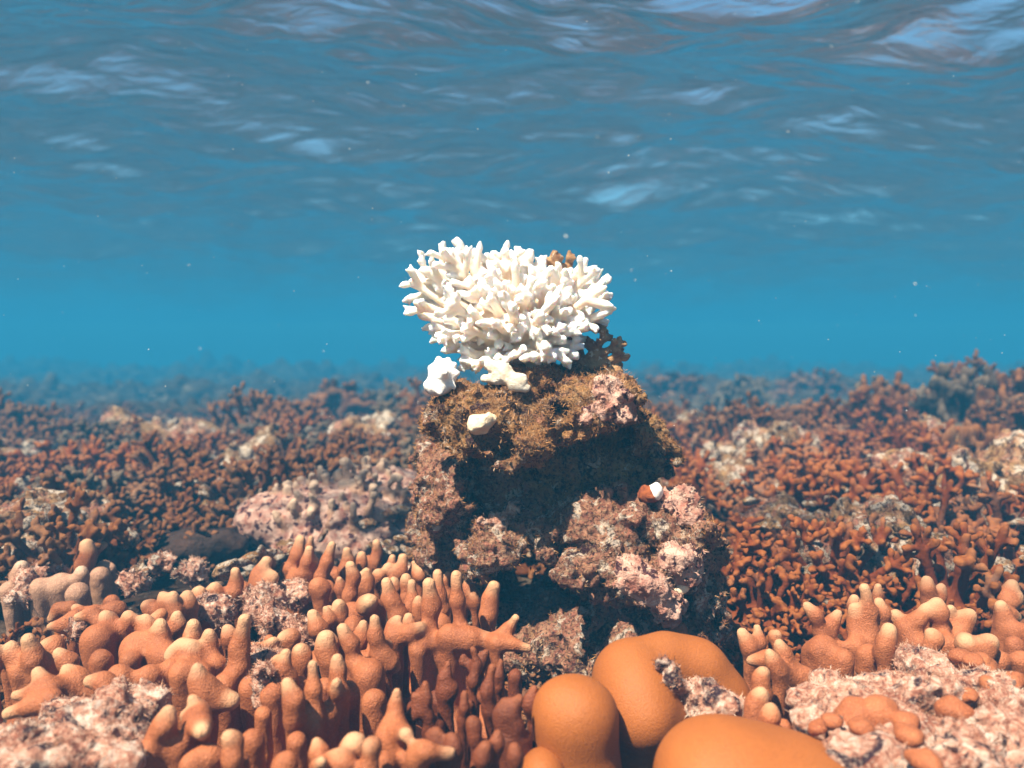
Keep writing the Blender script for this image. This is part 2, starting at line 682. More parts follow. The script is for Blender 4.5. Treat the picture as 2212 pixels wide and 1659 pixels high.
def mat_surface():
    t = NT('water_surface')
    p = t.pos()
    mp = t.n('ShaderNodeMapping')
    mp.inputs['Scale'].default_value = (4.5, 11.0, 1.0)
    t.l(p, mp.inputs['Vector'])
    h = t.noise(mp.outputs[0], 1.0, 3.5, 0.5, 0.7)
    nb = t.bump(h, 0.05, 0.5)
    lw = t.n('ShaderNodeLayerWeight')
    t.l(nb, lw.inputs['Normal'])
    fr = t.n('ShaderNodeMapRange', interpolation_type='SMOOTHSTEP')      # total reflection beyond the critical angle, blurred by tiny ripples
    fr.inputs['From Min'].default_value = 0.20
    fr.inputs['From Max'].default_value = 0.55
    t.l(lw.outputs['Facing'], fr.inputs['Value'])
    tr = t.n('ShaderNodeBsdfTransparent')
    gl = t.n('ShaderNodeBsdfGlossy')
    gl.inputs['Roughness'].default_value = 0.2
    gl.inputs['Color'].default_value = (0.95, 0.97, 1.0, 1)
    t.l(nb, gl.inputs['Normal'])
    ms = t.n('ShaderNodeMixShader')
    t.l(fr.outputs[0], ms.inputs[0])
    t.l(tr.outputs[0], ms.inputs[1])
    t.l(gl.outputs[0], ms.inputs[2])
    t.l(ms.outputs[0], t.out.inputs['Surface'])
    return t.m


xs = graded(-29.0, 29.0, -2.8, 2.8, 0.026, 1.045)
ys = graded(-1.2, 34.0, 1.6, 6.0, 0.024, 1.035)
V, Q = sheet(xs, ys, waves)
tag(link('water_surface', raw_mesh('water_surface', V, Q[:, ::-1], mat_surface())), kind='structure')

bx = np.array([[x, y, z] for x in (-30, 30) for y in (-1.8, 35) for z in (-2.4, 1.5)], float)
bq = np.array([[0, 1, 3, 2], [4, 6, 7, 5], [0, 4, 5, 1], [2, 3, 7, 6], [0, 2, 6, 4], [1, 5, 7, 3]])
t = NT('water_body')
pv = t.n('ShaderNodeVolumePrincipled')
pv.inputs['Color'].default_value = (0.028, 0.20, 0.385, 1)
pv.inputs['Density'].default_value = 0.155
pv.inputs['Anisotropy'].default_value = 0.0
pv.inputs['Absorption Color'].default_value = (0.0, 0.10, 0.14, 1)
t.l(pv.outputs[0], t.out.inputs['Volume'])
tag(link('haze', raw_mesh('haze', bx, bq, t.m, smooth=False)), kind='stuff')

# ------------------------------------------------------------------ turf: fine strands standing on a surface
def turf_mesh(name, V, N, count, length, width, keep=None, seed=3, shade=(0.0, 1.0), droop=0.35, mat=None):
    r = np.random.default_rng(seed)
    wgt = np.clip(N[:, 2] * 0.5 + 0.6, 0.05, 1) if keep is None else keep
    cl = fbm(V * 38.0, 3, 21)
    wgt = wgt * (0.15 + np.clip(cl + 0.3, 0, 1))
    idx = r.choice(len(V), count, p=wgt / wgt.sum())
    b = V[idx] + r.normal(0, 0.0012, (count, 3))
    n = N[idx]
    d = n + r.normal(0, 0.55, (count, 3)) + np.array([0, 0, 0.25])
    d /= np.linalg.norm(d, axis=1, keepdims=True)
    L = length * r.uniform(0.4, 1.5, count)[:, None]
    s = np.cross(d, r.normal(0, 1, (count, 3)))
    s /= np.linalg.norm(s, axis=1, keepdims=True) + 1e-9
    s *= width * r.uniform(0.6, 1.3, count)[:, None]
    bend = r.normal(0, 1, (count, 3)) * L * droop
    mid = b + d * L * 0.6
    tip = b + d * L + bend
    b = b - n * 0.001
    W = np.stack([b - s, b + s, mid + s * 0.7, mid - s * 0.7, tip], 1).reshape(-1, 3)
    i = np.arange(count)[:, None] * 5
    F = np.concatenate([i + np.array([0, 1, 2]), i + np.array([0, 2, 3]), i + np.array([3, 2, 4])])
    sh = shade[0] + (shade[1] - shade[0]) * np.clip(0.45 + 0.35 * fbm(V[idx] * 22.0, 3, 33) + r.normal(0, 0.16, count), 0, 1)
    return raw_mesh(name, W, F, mat or M_TURF, attrs={'shade': np.repeat(sh, 5)}, smooth=False)


# ------------------------------------------------------------------ rock pillar
def PE(px, py, d, rx, ry, rz, part=0):
    """ellipsoid given by its picture centre, distance, picture radii and depth radius"""
    return ell(P(px, py, d), (rx / FPX * d, rz, ry / FPX * d), part)


def PC(x0, y0, d0, x1, y1, d1, r0, r1, part=0, tip=0.0):
    return cap(P(x0, y0, d0), P(x1, y1, d1), r0 / FPX * d0, r1 / FPX * d1, part, tip)


CAP, NECK, LOWER, REAR = 1, 2, 3, 4
rock = [
    PE(1060, 890, .875, 172, 76, .08, CAP), PE(1275, 872, .875, 122, 74, .09, CAP), PE(1180, 822, .91, 130, 42, .075, CAP),
    PE(968, 880, .862, 72, 62, .045, CAP), PE(896, 872, .88, 22, 18, .02, CAP), PE(1120, 955, .83, 108, 54, .055, CAP),
    PE(1255, 905, .815, 95, 36, .04, CAP), PE(1040, 950, .845, 60, 50, .045, CAP), PE(1330, 860, .84, 48, 45, .05, CAP), PE(1215, 935, .83, 40, 30, .03, CAP),
    PE(1265, 1000, .935, 165, 105, .075, NECK), PE(1405, 975, .925, 34, 80, .045, NECK), PE(1120, 1020, .95, 70, 60, .06, NECK),
    PE(1432, 968, .91, 13, 14, .012, NECK), PE(1440, 1022, .915, 15, 18, .014, NECK), PE(1385, 930, .90, 40, 50, .05, NECK),
    PE(1385, 1180, .865, 165, 122, .105, LOWER), PE(1245, 1235, .825, 82, 68, .06, LOWER), PE(1400, 1275, .825, 115, 75, .06, LOWER),
    PE(1480, 1140, .84, 60, 70, .06, LOWER), PE(1400, 1370, .87, 165, 95, .09, LOWER), PE(1250, 1400, .86, 58, 85, .05, LOWER),
    PE(1330, 1090, .87, 110, 50, .06, LOWER), PE(1520, 1260, .87, 45, 110, .06, LOWER), PE(1320, 1440, .86, 120, 60, .09, LOWER), PE(1290, 1150, .85, 90, 60, .06, LOWER), PE(1235, 1130, .87, 85, 62, .06, LOWER), PE(1185, 1175, .875, 60, 62, .05, LOWER), PE(1165, 1100, .905, 75, 50, .06, LOWER), PE(1200, 1070, .91, 70, 45, .05, NECK),
    PE(982, 1062, .95, 92, 112, .085, REAR), PE(960, 1150, 1.0, 80, 100, .08, REAR), PE(1085, 1150, .885, 88, 58, .05, REAR),
    PE(1045, 1195, .885, 60, 46, .045, REAR), PE(1130, 1115, .90, 60, 40, .05, REAR), PE(1020, 1240, 1.0, 90, 80, .06, REAR), PE(925, 990, 1.0, 38, 48, .05, REAR), PE(1085, 1060, .935, 80, 85, .065, REAR),
    ell((0.09, 0.93, -0.02), (0.15, 0.12, 0.05), LOWER),
]
cuts = [PE(1205, 885, .80, 20, 22, .035), PE(1068, 1060, .87, 30, 24, .03), PE(1090, 975, .80, 28, 18, .03), PE(1330, 1250, .765, 22, 24, .02),
        PE(1175, 1330, .80, 40, 50, .05), PE(1390, 1215, .76, 40, 16, .03), PE(1455, 1245, .77, 26, 18, .03), PE(1010, 985, .81, 20, 14, .02),
        PE(1150, 870, .79, 34, 12, .02), PE(1370, 1330, .78, 60, 20, .03), PE(1045, 1070, .865, 20, 26, .03), PE(1320, 1195, .755, 26, 12, .03),
        PE(1480, 1310, .79, 20, 16, .03), PE(1230, 1290, .765, 50, 10, .03), PE(1250, 1195, .76, 45, 8, .025)]


def rock_disp(p):
    d = 0.010 * fbm(p * 21.0, 3, 3, 0.55) + 0.0055 * fbm(p * 62.0, 3, 9, 0.6) - 0.0045
    rid = 1 - np.abs(vnoise(p * 34.0, 77)) * 2
    pit = np.clip(vnoise(p * 48.0, 41) - 0.25, 0, 1)
    return d - 0.008 * np.clip(rid, 0, 1) ** 2 - 0.016 * pit


A, lo = build_field(rock, 0.0026, 0.018, rock_disp, cuts, pad=0.03, band=0.024)
V, Q = mesh_field(A, lo, 0.0026)
N = vnormals(V, Q)
V = V + N * (0.0030 * fbm(V * 160.0, 2, 5))[:, None]
N = vnormals(V, Q)
part, _ = classify(V, rock)
o0 = np.array([0.12, 0.90, 0.0])
rk = empty('rock_pillar', o0, 'tall eroded rock pillar with a fuzzy overhanging top that carries the white coral', 'rock')
names = {0: ('boulder', M_ROCK), CAP: ('overhanging_cap', M_ROCK), NECK: ('neck', M_ROCK), LOWER: ('lower_boulder', M_ROCK2), REAR: ('rear_boulder', M_ROCK2)}
split_parts(V, Q, N, part, {}, lambda k: names[k], rk, o0)
fr = np.array([0, -0.5, 0.3])
front = np.clip(N @ fr + 0.45, 0.03, 1)
front *= np.where(part == CAP, 1.6, np.where(part == NECK, 1.0, np.where(part == REAR, .7, 0.45)))
tm = turf_mesh('turf_algae', V - o0, N, 42000, 0.0034, 0.00028, keep=front, shade=(0.15, 1.0))
tag(link('turf_algae', tm, rk), kind='stuff')
ROCK_V, ROCK_N = V, N
_dep = ROCK_V[:, 1] * CP - (ROCK_V[:, 2] - CAM_Z) * SP
_px = 1106 + ROCK_V[:, 0] / _dep * FPX
_py = 829.5 - ((ROCK_V[:, 2] - CAM_Z) * CP + ROCK_V[:, 1] * SP) / _dep * FPX


def surf(px, py, rad=9.0):
    m = (_px - px) ** 2 + (_py - py) ** 2 < rad * rad
    return float(_dep[m].min()) if m.any() else 0.85


print('rock', len(V), round(time.time() - T0, 1))


# ------------------------------------------------------------------ bleached coral
def branch_prims(a, b, r0, r1, part, r, forks=3, nubs=3, spread=0.55, palm=False):
    """a stem that thickens into forks and knobbly tips"""
    out = []
    d = b - a
    L = np.linalg.norm(d)
    u = d / L
    side = r.normal(0, 1, 3)
    side -= u * (side @ u)
    side /= np.linalg.norm(side)
    m = a + d * 0.55 + side * L * r.uniform(-0.07, 0.07)
    out.append(cap(a, m, r0, (r0 + r1) / 2 * 0.95, part, 0.4))
    out.append(cap(m, b, (r0 + r1) / 2 * 0.95, r1 * 1.05, part, 0.75))
    ang0 = r.uniform(0, 6.28)
    s2 = np.cross(u, side)
    for i in range(forks):
        t = r.uniform(0.45, 0.94) if palm else r.uniform(0.58, 0.92)
        st = a + d * t if t < .55 else m + (b - m) * (t - .55) / .45
        an = ang0 + (i % 2) * math.pi + r.normal(0, 0.42) if palm else ang0 + i * 6.28 / max(forks, 1) + r.normal(0, 0.35)
        dv = u * r.uniform(0.65, 1.0) + (side * math.cos(an) + s2 * math.sin(an)) * r.uniform(0.6, 1.1) * spread / 0.55
        dv /= np.linalg.norm(dv)
        ln = L * r.uniform(0.16, 0.28)
        e = st + dv * ln
        rr = r1 * r.uniform(0.72, 0.95)
        out.append(cap(st, e, rr * 0.95, rr, part, 0.95))
        for _ in range(r.integers(2, nubs + 2)):
            q = dv + r.normal(0, 0.75, 3)
            q /= np.linalg.norm(q)
            out.append(cap(e - dv * rr * 0.6, e + q * rr * r.uniform(1.1, 2.1), rr * 0.66, rr * 0.36, part, 1.0))
    for _ in range(nubs + 1):
        q = u + r.normal(0, 0.6, 3)
        q /= np.linalg.norm(q)
        out.append(cap(b - u * r1 * 0.5, b + q * r1 * r.uniform(1.0, 1.7), r1 * 0.72, r1 * 0.5, part, 1.0))
    return out


sil = [(989, 522, .90), (966, 546, .88), (1024, 547, .92), (1069, 548, .91), (1090, 540, .89), (1117, 556, .92), (1146, 550, .90), (1172, 573, .88),
       (1262, 568, .91), (1285, 584, .89), (1309, 604, .91), (1314, 642, .90), (1296, 682, .89), (1262, 706, .86), (1240, 768, .86),
       (1197, 764, .84), (1156, 770, .84), (1112, 766, .845), (1006, 776, .87), (1030, 790, .86), (964, 755, .88), (938, 707, .89), (952, 725, .86),
       (913, 682, .90), (903, 657, .88), (895, 612, .90), (897, 590, .91), (916, 582, .89), (938, 575, .91), (1225, 600, .88), (1300, 625, .87), (1076, 775, .86), (1215, 735, .85), (1180, 745, .84)]
wr = np.random.default_rng(12)
core = P(1118, 742, .915)
white = [ell(core, (.042, .036, .031), 0), ell(P(1110, 705, .905), (.05, .045, .025), 0), cap(core, P(1135, 812, .92), .026, .030, 0)]
pid = 1
for (x, y, d) in sil:
    b = P(x, y, d)
    st = core + (b - core) * 0.12
    L = np.linalg.norm(b - st)
    bb = st + (b - st) * 0.985
    white += branch_prims(st, bb, 0.0051, 0.0039, pid, wr, forks=int(6 + (L > .07)), nubs=3, palm=True)
    pid += 1
for i in range(63):                                   # the dome that faces the light and the viewer
    z = 1 - (i + 0.5) / 63 * 1.6
    th = i * 2.39996
    dv = np.array([math.cos(th) * math.sqrt(max(0, 1 - z * z)), math.sin(th) * math.sqrt(max(0, 1 - z * z)), z])
    if dv[1] > 0.55:
        dv[1] *= 0.6
    c0 = P(1108, 676, .905)
    e = c0 + dv * np.array([.074, .074, .046]) * wr.uniform(0.84, 1.08)
    st = core + (e - core) * 0.12
    white += branch_prims(st, e, 0.0050, 0.0038, pid, wr, forks=6, nubs=3, palm=True)
    pid += 1
n_white = pid
dead = [((1196, 552, .92), (1190, 600, .92)), ((1231, 558, .925), (1215, 625, .92)), ((1206, 560, .915), (1200, 600, .92)),
        ((1302, 712, .91), (1220, 700, .92)), ((1285, 745, .91), (1215, 740, .92)), ((1306, 728, .90), (1258, 785, .91)), ((1342, 744, .90), (1262, 786, .91)),
        ((1352, 772, .90), (1262, 790, .91)), ((1336, 796, .905), (1260, 794, .91)), ((1300, 800, .92), (1240, 790, .92))]
DEAD0 = pid
for (tp, bs) in dead:
    white += branch_prims(P(*bs), P(*tp), 0.0046, 0.0033, pid, wr, forks=4, nubs=2, spread=.7, palm=True)
    pid += 1
white += [cap(P(1240, 745, .92), P(1255, 805, .92), .008, .010, DEAD0 + 6), cap(core, P(1240, 745, .92), .010, .008, DEAD0 + 4)]
A, lo = build_field(white, 0.0011, 0.0028)
V, Q = mesh_field(A, lo, 0.0011)
N = vnormals(V, Q)
part, tip = classify(V, white)
o0 = P(1140, 815, .92)
wc = empty('bleached_coral', o0, 'bleached white branching coral with some brown dead branches, perched on top of the rock pillar', 'coral')
split_parts(V, Q, N, part, {'tip': soften(tip, Q, 8)}, lambda k: ('base', M_WHITE) if k == 0 else (('branch', M_WHITE) if k < n_white else ('dead_branch', M_DEAD)), wc, o0)
print('white', len(V), round(time.time() - T0, 1))


# ------------------------------------------------------------------ small things on the pillar
def lump(name, label, cat, prims, mat, voxel=0.0012, k=0.006, amp=0.0012, freq=120, turf=0, extra=None, group=None):
    A, lo = build_field(prims, voxel, k, (lambda p: amp * fbm(p * freq, 3, 4)) if amp else None, band=0.008)
    V, Q = mesh_field(A, lo, voxel)
    N = vnormals(V, Q)
    o0 = np.array([V[:, 0].mean(), V[:, 1].mean(), V[:, 2].min()])
    if extra or turf:
        e = empty(name, o0, label, cat, group)
        part, tip = classify(V, prims)
        split_parts(V, Q, N, part, {'tip': tip}, extra or (lambda k_: ('body', mat)), e, o0)
        if turf:
            tag(link('turf_algae', turf_mesh('turf_algae', V - o0, N, turf, 0.005, 0.00042, shade=(0.5, 1.0)), e), kind='stuff')
        return e
    me = raw_mesh(name, V - o0, Q, mat, N)
    return tag(link(name, me, None, o0), label, cat, group)


kd = surf(962, 858) + .008
lump('white_nub', 'white horned knob on the upper left edge of the rock overhang', 'coral knob',
     [PE(955, 812, kd, 30, 34, .014), PE(945, 838, kd, 28, 18, .014)] +
     [PC(955, 812, kd, x, y, kd - dz, 17, 6) for x, y, dz in ((948, 775, 0), (968, 777, 0), (982, 788, .004), (988, 806, .006), (930, 795, 0), (922, 830, .006), (980, 836, .01), (951, 848, .014), (962, 805, .022))], M_KNOB, k=0.005, amp=0.0006)
sd = surf(1115, 842) + .003
lump('rubble_stick', 'white pitted stick of dead coral lying on the rock just under the bleached coral', 'coral rubble',
     [PC(1058, 784, sd + .012, 1085, 800, sd + .006, 14, 15), PC(1085, 800, sd + .006, 1112, 826, sd, 15, 16), PC(1112, 826, sd, 1138, 838, sd, 16, 11), PC(1046, 818, sd + .01, 1100, 822, sd + .004, 10, 12),
      PC(1112, 826, sd, 1130, 818, sd, 10, 7)], M_STICK, amp=0.0016)
pd_ = surf(1042, 910, 16) + .002
lump('pale_lump', 'smooth cream lump stuck to the front face of the overhang', 'lump',
     [PE(1042, 910, pd_, 34, 20, .012), PE(1030, 922, pd_, 22, 15, .011), PE(1062, 904, pd_ + .002, 15, 11, .009)], M_CREAM, amp=0.0032, freq=75)
hd_ = surf(1405, 1080, 12) + .001
lump('round_shell', 'small round shell, half white and half rusty red, above the lower boulder', 'shell',
     [PE(1401, 1068, hd_, 19, 19, .013, 1), PE(1416, 1058, hd_ - .003, 15, 17, .012, 2)], M_KNOB, amp=0.0022, freq=80, extra=lambda k_: ('rusty_side', M_RUSTRED) if k_ == 1 else ('white_side', M_KNOB))
fd_ = surf(1470, 1272, 12) + .001
lump('shell_fragment', 'small cream shell sliver in a dark pocket of the lower boulder', 'shell',
     [PC(1456, 1279, fd_, 1482, 1265, fd_, 5, 8), PC(1466, 1280, fd_, 1478, 1272, fd_, 6, 6)], M_CREAM, amp=0.0005)
lump('coral_nubbin', 'single tan coral nub at the foot of the pillar above the orange lobes', 'coral',
     [PC(1466, 1362, .80, 1466, 1420, .80, 16, 19, 1, 0.0), PC(1466, 1420, .80, 1466, 1362, .80, 18, 17, 1, 1.0)], M_FINGER, amp=0.0006)



def crust_patch(name, prims, parent, o0, turf=0, seed=1, voxel=0.002, amp=0.007, mat=None):
    A, lo = build_field(prims, voxel, 0.012, lambda p: amp * fbm(p * 75.0, 4, 12, 0.62), band=0.016, pad=0.02)
    V, Q = mesh_field(A, lo, voxel)
    N = vnormals(V, Q)
    o = link(name, raw_mesh(name, V - o0, Q, mat or M_CRUST, N), parent)
    if turf:
        t_ = link('turf_algae', turf_mesh('turf_algae', V - o0, N, turf, 0.0026, 0.00032, seed=seed, mat=M_TURF_PALE), o)
        tag(t_, kind='stuff')
    return o


def skin(pts, rad=.011, sink=.006):
    return [ell(P(x, y, surf(x, y) + sink), np.array([rad, rad * .8, rad]) * random.uniform(.7, 1.15)) for x, y in pts]


RK0 = np.array([0.12, 0.90, 0.0])
M_PALECRUST = mat_plain('pale_coralline_crust', (0.68, 0.44, 0.35), (0.36, 0.13, 0.09), 60, 0.007, 0.8, (80, 0.57, (0.07, 0.02, 0.025)))
crust_patch('pale_crust', skin([(1262, 905), (1285, 893), (1308, 884), (1330, 872), (1348, 862), (1352, 880), (1338, 892), (1318, 850), (1300, 838)], .009), rk, RK0, turf=700, voxel=.0016, amp=.005, mat=M_PALECRUST)
crust_patch('pale_crust', skin([(1350, 1232), (1375, 1240), (1400, 1252), (1420, 1262), (1440, 1280), (1405, 1276), (1430, 1300), (1382, 1262), (1452, 1302), (1362, 1250), (1446, 1322)], .011), rk, RK0, turf=900, voxel=.0016, amp=.006, mat=M_PALECRUST)
crust_patch('pale_crust', skin([(1445, 1205), (1468, 1212), (1490, 1222), (1500, 1200), (1478, 1195), (1462, 1232), (1486, 1240)], .010), rk, RK0, turf=600, voxel=.0016, amp=.006, mat=M_PALECRUST)
crust_patch('pale_crust', skin([(1440, 1075), (1462, 1080), (1485, 1095), (1500, 1115), (1470, 1100), (1450, 1092)], .010), rk, RK0, turf=600, voxel=.0016, amp=.006, mat=M_PALECRUST)
crust_patch('pink_crust', skin([(1040, 1128), (1065, 1120), (1090, 1112), (1115, 1100), (1080, 1135)], .009), rk, RK0, turf=400, voxel=.0016, amp=.005)

# ------------------------------------------------------------------ finger corals traced from the picture
CR = {4: (553.0, 1078.2, .35), 3: (0.0, 1078.2, .35), 6: (1548.4, 1106.0, .3333), 5: (1106.0, 1272.0, .3)}


def tr(c, x, y):
    ox, oy, s = CR[c]
    return ox + x * s, oy + y * s


def finger(c, bx, by, tx, ty, r, dd=0.0, part=1, fr_=None, bend=True):
    ox, oy, s = CR[c]
    X0, Y0 = tr(c, bx, by)
    X1, Y1 = tr(c, tx, ty)
    rp = r * s * 0.90
    B = G(X0, Y0, 0.028)
    d = depth(B)
    ru = rp / FPX * d
    # keep the round end inside the traced tip
    L = math.hypot(X1 - X0, Y1 - Y0)
    f = max(0.25, 1 - rp * 0.9 / max(L, 1)) if L > rp else 0.6
    T = P(X0 + (X1 - X0) * f, Y0 + (Y1 - Y0) * f, d + dd)
    m = (B + T) / 2 + fr_.normal(0, 0.0022, 3) if bend else (B + T) / 2
    foot = np.array([B[0] + fr_.normal(0, .006), B[1] + 0.008 + fr_.normal(0, .006), -0.075])
    return [cap(foot, B, ru * 0.72, ru * 1.05, part), cap(B, m, ru * 1.04, ru * 0.97, part, 0.5), cap(m, T, ru * 0.97, ru * 0.82, part, 1.0)]


def blob(c, x, y, r, part=1, fr_=None, zz=0.012):
    ox, oy, s = CR[c]
    X, Y = tr(c, x, y)
    rp = r * s
    d = depth(G(X, Y + rp * 0.55, zz))
    C_ = P(X, Y, d)
    ru = rp / FPX * d
    return [cap(C_, np.array([C_[0], C_[1] + .012, -0.075]), ru * 0.92, ru * 0.55, part)]


def colony(name, label, cat, items, mat, crust=(), seed=1, voxel=0.0021, k=0.008, group=None):
    """items: (crop, base x, base y, tip x, tip y, radius[, depth change]) for a finger, (crop, x, y, radius) for a swelling;
    a list of them makes one branch"""
    fr_ = np.random.default_rng(seed)
    prims, part = [], 1
    for it in items:
        for q in (it if isinstance(it, list) else [it]):
            if len(q) == 4:
                prims += blob(*q, part=part, fr_=fr_)
            else:
                prims += finger(q[0], q[1], q[2], q[3], q[4], q[5], q[6] if len(q) > 6 else 0.0, part, fr_)
        part += 1
    feet = [p for p in prims if p[0] == 'c' and min(p[1][2], p[2][2]) < -0.01]
    pads = []
    for p in feet:
        f = p[1] if p[1][2] < p[2][2] else p[2]
        pads.append(ell((f[0], f[1] + .004, -0.062), (.028, .028, .02), 0))
    prims = pads + prims
    A, lo = build_field(prims, voxel, k, lambda p: 0.0011 * fbm(p * 60.0, 2, seed), band=0.012)
    V, Q = mesh_field(A, lo, voxel)
    N = vnormals(V, Q)
    pt, tip = classify(V, prims)
    o0 = np.array([V[:, 0].mean(), V[:, 1].mean(), V[:, 2].min()])
    e = empty(name, o0, label, cat, group)
    split_parts(V, Q, N, pt, {'tip': soften(tip, Q, 14)}, lambda k_: ('base', mat) if k_ == 0 else ('branch', mat), e, o0)
    for (c, x, y, rx, ry) in crust:
        X, Y = tr(c, x, y)
        s = CR[c][2]
        d = depth(G(X, Y + ry * s * 0.4, 0.015))
        pr = [ell(P(X, Y, d), (rx * s / FPX * d, rx * s / FPX * d * 0.8, ry * s / FPX * d))]
        for _ in range(7):
            q = P(X + fr_.normal(0, rx * s * .45), Y + fr_.normal(0, ry * s * .4), d - fr_.uniform(0, .01))
            pr.append(ell(q, np.full(3, rx * s / FPX * d * fr_.uniform(.25, .45))))
        crust_patch('dead_patch', pr, e, o0, turf=900, seed=seed)
    return e


FC = 'finger_coral'
colony(FC, 'low finger coral with pointing tips at the left edge, above the pink crusted rock', 'coral', [
    (3, 210, 1000, 165, 830, 56), (3, 95, 980, 62, 870, 42), [(3, 430, 1010, 330, 930, 46), (3, 330, 940, 250, 885, 42)],
    [(3, 500, 1120, 380, 1030, 46), (3, 680, 1180, 510, 1110, 58)], [(3, 330, 1170, 205, 1040, 55), (3, 300, 1190, 70, 1215, 42), (3, 320, 1240, 15, 1330, 52), (3, 420, 1200, 110)],
    (3, 250, 1040, 80), (3, 60, 1010, 60), (3, -60, 1000, -30, 890, 50), (3, 120, 1080, 60), (3, 560, 1210, 70),
], M_FINGER, seed=21)
colony(FC, 'finger coral with two arched branches and two round swellings in the left foreground', 'coral', [
    [(3, 590, 700, 440, 665, 34), (3, 440, 670, 295, 750, 36)], [(3, 620, 760, 450, 720, 42), (3, 460, 730, 290, 800, 38)], (3, 690, 650, 62), (3, 740, 680, 640, 690, 40),
    (3, 700, 800, 622, 690, 46), (3, 780, 800, 790, 690, 38), (3, 900, 800, 900, 710, 44), (3, 975, 880, 1000, 725, 60), (3, 960, 760, 960, 700, 36),
    [(3, 600, 880, 112), (3, 690, 820, 70)], [(3, 850, 920, 118), (3, 930, 890, 80)], (3, 740, 1110, 92), (3, 920, 1100, 84), [(3, 1000, 960, 90), (3, 1040, 980, 90)], (3, 800, 1000, 70),
    (3, 620, 1000, 75), (3, 1060, 1060, 80),
], M_FINGER, seed=22, crust=[(3, 480, 800, 70, 40)])
colony(FC, 'finger coral on the back ridge of the left bank, one blunt club sticking up', 'coral', [
    (3, 1000, 690, 1000, 565, 36), (3, 1080, 700, 1070, 560, 44), (3, 1170, 670, 1150, 560, 44), (3, 1230, 610, 1230, 540, 40), (3, 1330, 580, 1320, 510, 42), (3, 1260, 640, 70), (3, 1400, 600, 70),
    [(3, 1450, 570, 1452, 415, 40), (3, 1500, 560, 60)], [(3, 1590, 530, 1665, 350, 50), (3, 1640, 400, 1690, 365, 46)], (4, 30, 540, 130, 450, 50), [(4, 215, 430, 285, 218, 42), (4, 200, 440, 60)],
    (4, 330, 340, 340, 225, 24), (4, 295, 470, 335, 285, 38), (4, 320, 460, 375, 360, 34), (4, 250, 500, 75), (3, 930, 680, 880, 640, 34), (3, 1110, 690, 70), (4, 330, 500, 70),
], M_FINGER, seed=23, crust=[(3, 1330, 680, 90, 50), (4, 60, 620, 120, 60), (4, 200, 570, 90, 45)])
colony(FC, 'finger coral with a tall forked branch left of the pitted white crust', 'coral', [
    (3, 1070, 800, 1105, 685, 44), [(3, 1190, 900, 1190, 735, 54), (3, 1180, 920, 60)], (3, 1290, 940, 1290, 795, 44), (3, 1425, 880, 1398, 770, 42),
    [(3, 1470, 1040, 1520, 700, 62), (3, 1490, 930, 1720, 870, 46), (3, 1440, 1100, 80)], (3, 1770, 900, 1755, 815, 52), (3, 1660, 870, 40),
    [(3, 1150, 950, 1080, 880, 60), (3, 1140, 960, 1020, 975, 50), (3, 1180, 960, 1170, 880, 60)], [(3, 1260, 1190, 1200, 1000, 60), (3, 1280, 1180, 1480, 1260, 68), (3, 1240, 960, 50)],
    (3, 1330, 1030, 70), (3, 1380, 1150, 80), (3, 1240, 1080, 70), (3, 1330, 900, 50), (3, 1560, 1170, 90), (3, 1130, 1080, 90),
], M_FINGER, seed=24, crust=[(3, 1600, 720, 80, 60), (3, 1580, 1000, 70, 90), (3, 1720, 760, 90, 40)])
colony(FC, 'upright finger coral whose row of thin tips stands in front of the rear boulder', 'coral', [
    (4, 400, 480, 482, 255, 40), (4, 550, 440, 566, 290, 42), (4, 655, 410, 650, 325, 26), [(4, 735, 380, 745, 245, 32), (4, 700, 390, 50)], (4, 830, 460, 845, 338, 27), (4, 888, 480, 912, 332, 38),
    (4, 830, 490, 808, 390, 34), (4, 690, 545, 680, 420, 32), (4, 640, 545, 625, 455, 23), (4, 745, 500, 750, 430, 28), (4, 430, 560, 70), [(4, 575, 600, 585, 380, 42), (4, 560, 600, 60)],
    (4, 515, 560, 515, 475, 22), (4, 985, 470, 975, 380, 24), (4, 1010, 480, 1010, 415, 26), (4, 480, 470, 60), (4, 400, 560, 380, 540, 55),
], M_FINGER, seed=25, crust=[(4, 960, 480, 60, 40)])
colony(FC, 'finger coral with a bright ring-tipped stub pointing at the viewer, middle of the left bank', 'coral', [
    [(4, 730, 680, 672, 596, 62, -.03), (4, 740, 690, 70)], [(4, 880, 720, 795, 480, 50), (4, 870, 760, 70)], (4, 930, 610, 925, 452, 38), (4, 970, 690, 958, 490, 40), (4, 855, 560, 855, 480, 32),
    (4, 400, 810, 330, 680, 50), (4, 432, 770, 430, 650, 32), (4, 512, 750, 510, 615, 44), (4, 460, 720, 440, 660, 28), (4, 640, 880, 668, 738, 38), (4, 590, 720, 90), (4, 600, 800, 580, 800, 50),
    (4, 510, 800, 70), (4, 650, 700, 60),
], M_FINGER, seed=26, crust=[(4, 130, 760, 110, 60), (4, 280, 830, 60, 50)])
colony(FC, 'thick finger coral half in shade under the pillar, one arm reaching right', 'coral', [
    [(4, 1060, 820, 1068, 480, 58), (4, 1010, 720, 1000, 590, 30)], (4, 1150, 680, 1120, 430, 40), (4, 1182, 580, 1188, 440, 30), [(4, 1262, 800, 1232, 440, 42), (4, 1285, 620, 1325, 465, 42)],
    (4, 1430, 720, 1478, 500, 52), (4, 1350, 640, 1345, 585, 24), [(4, 1200, 850, 1490, 880, 75), (4, 1480, 870, 1620, 710, 40), (4, 1490, 890, 1700, 925, 34)],
    [(4, 835, 840, 890, 715, 40), (4, 920, 810, 947, 698, 34), (4, 870, 850, 1050, 785, 54)], (4, 1130, 780, 80), (4, 1300, 880, 90), (4, 1060, 900, 75), (4, 1000, 940, 60),
], M_FINGER, seed=27)
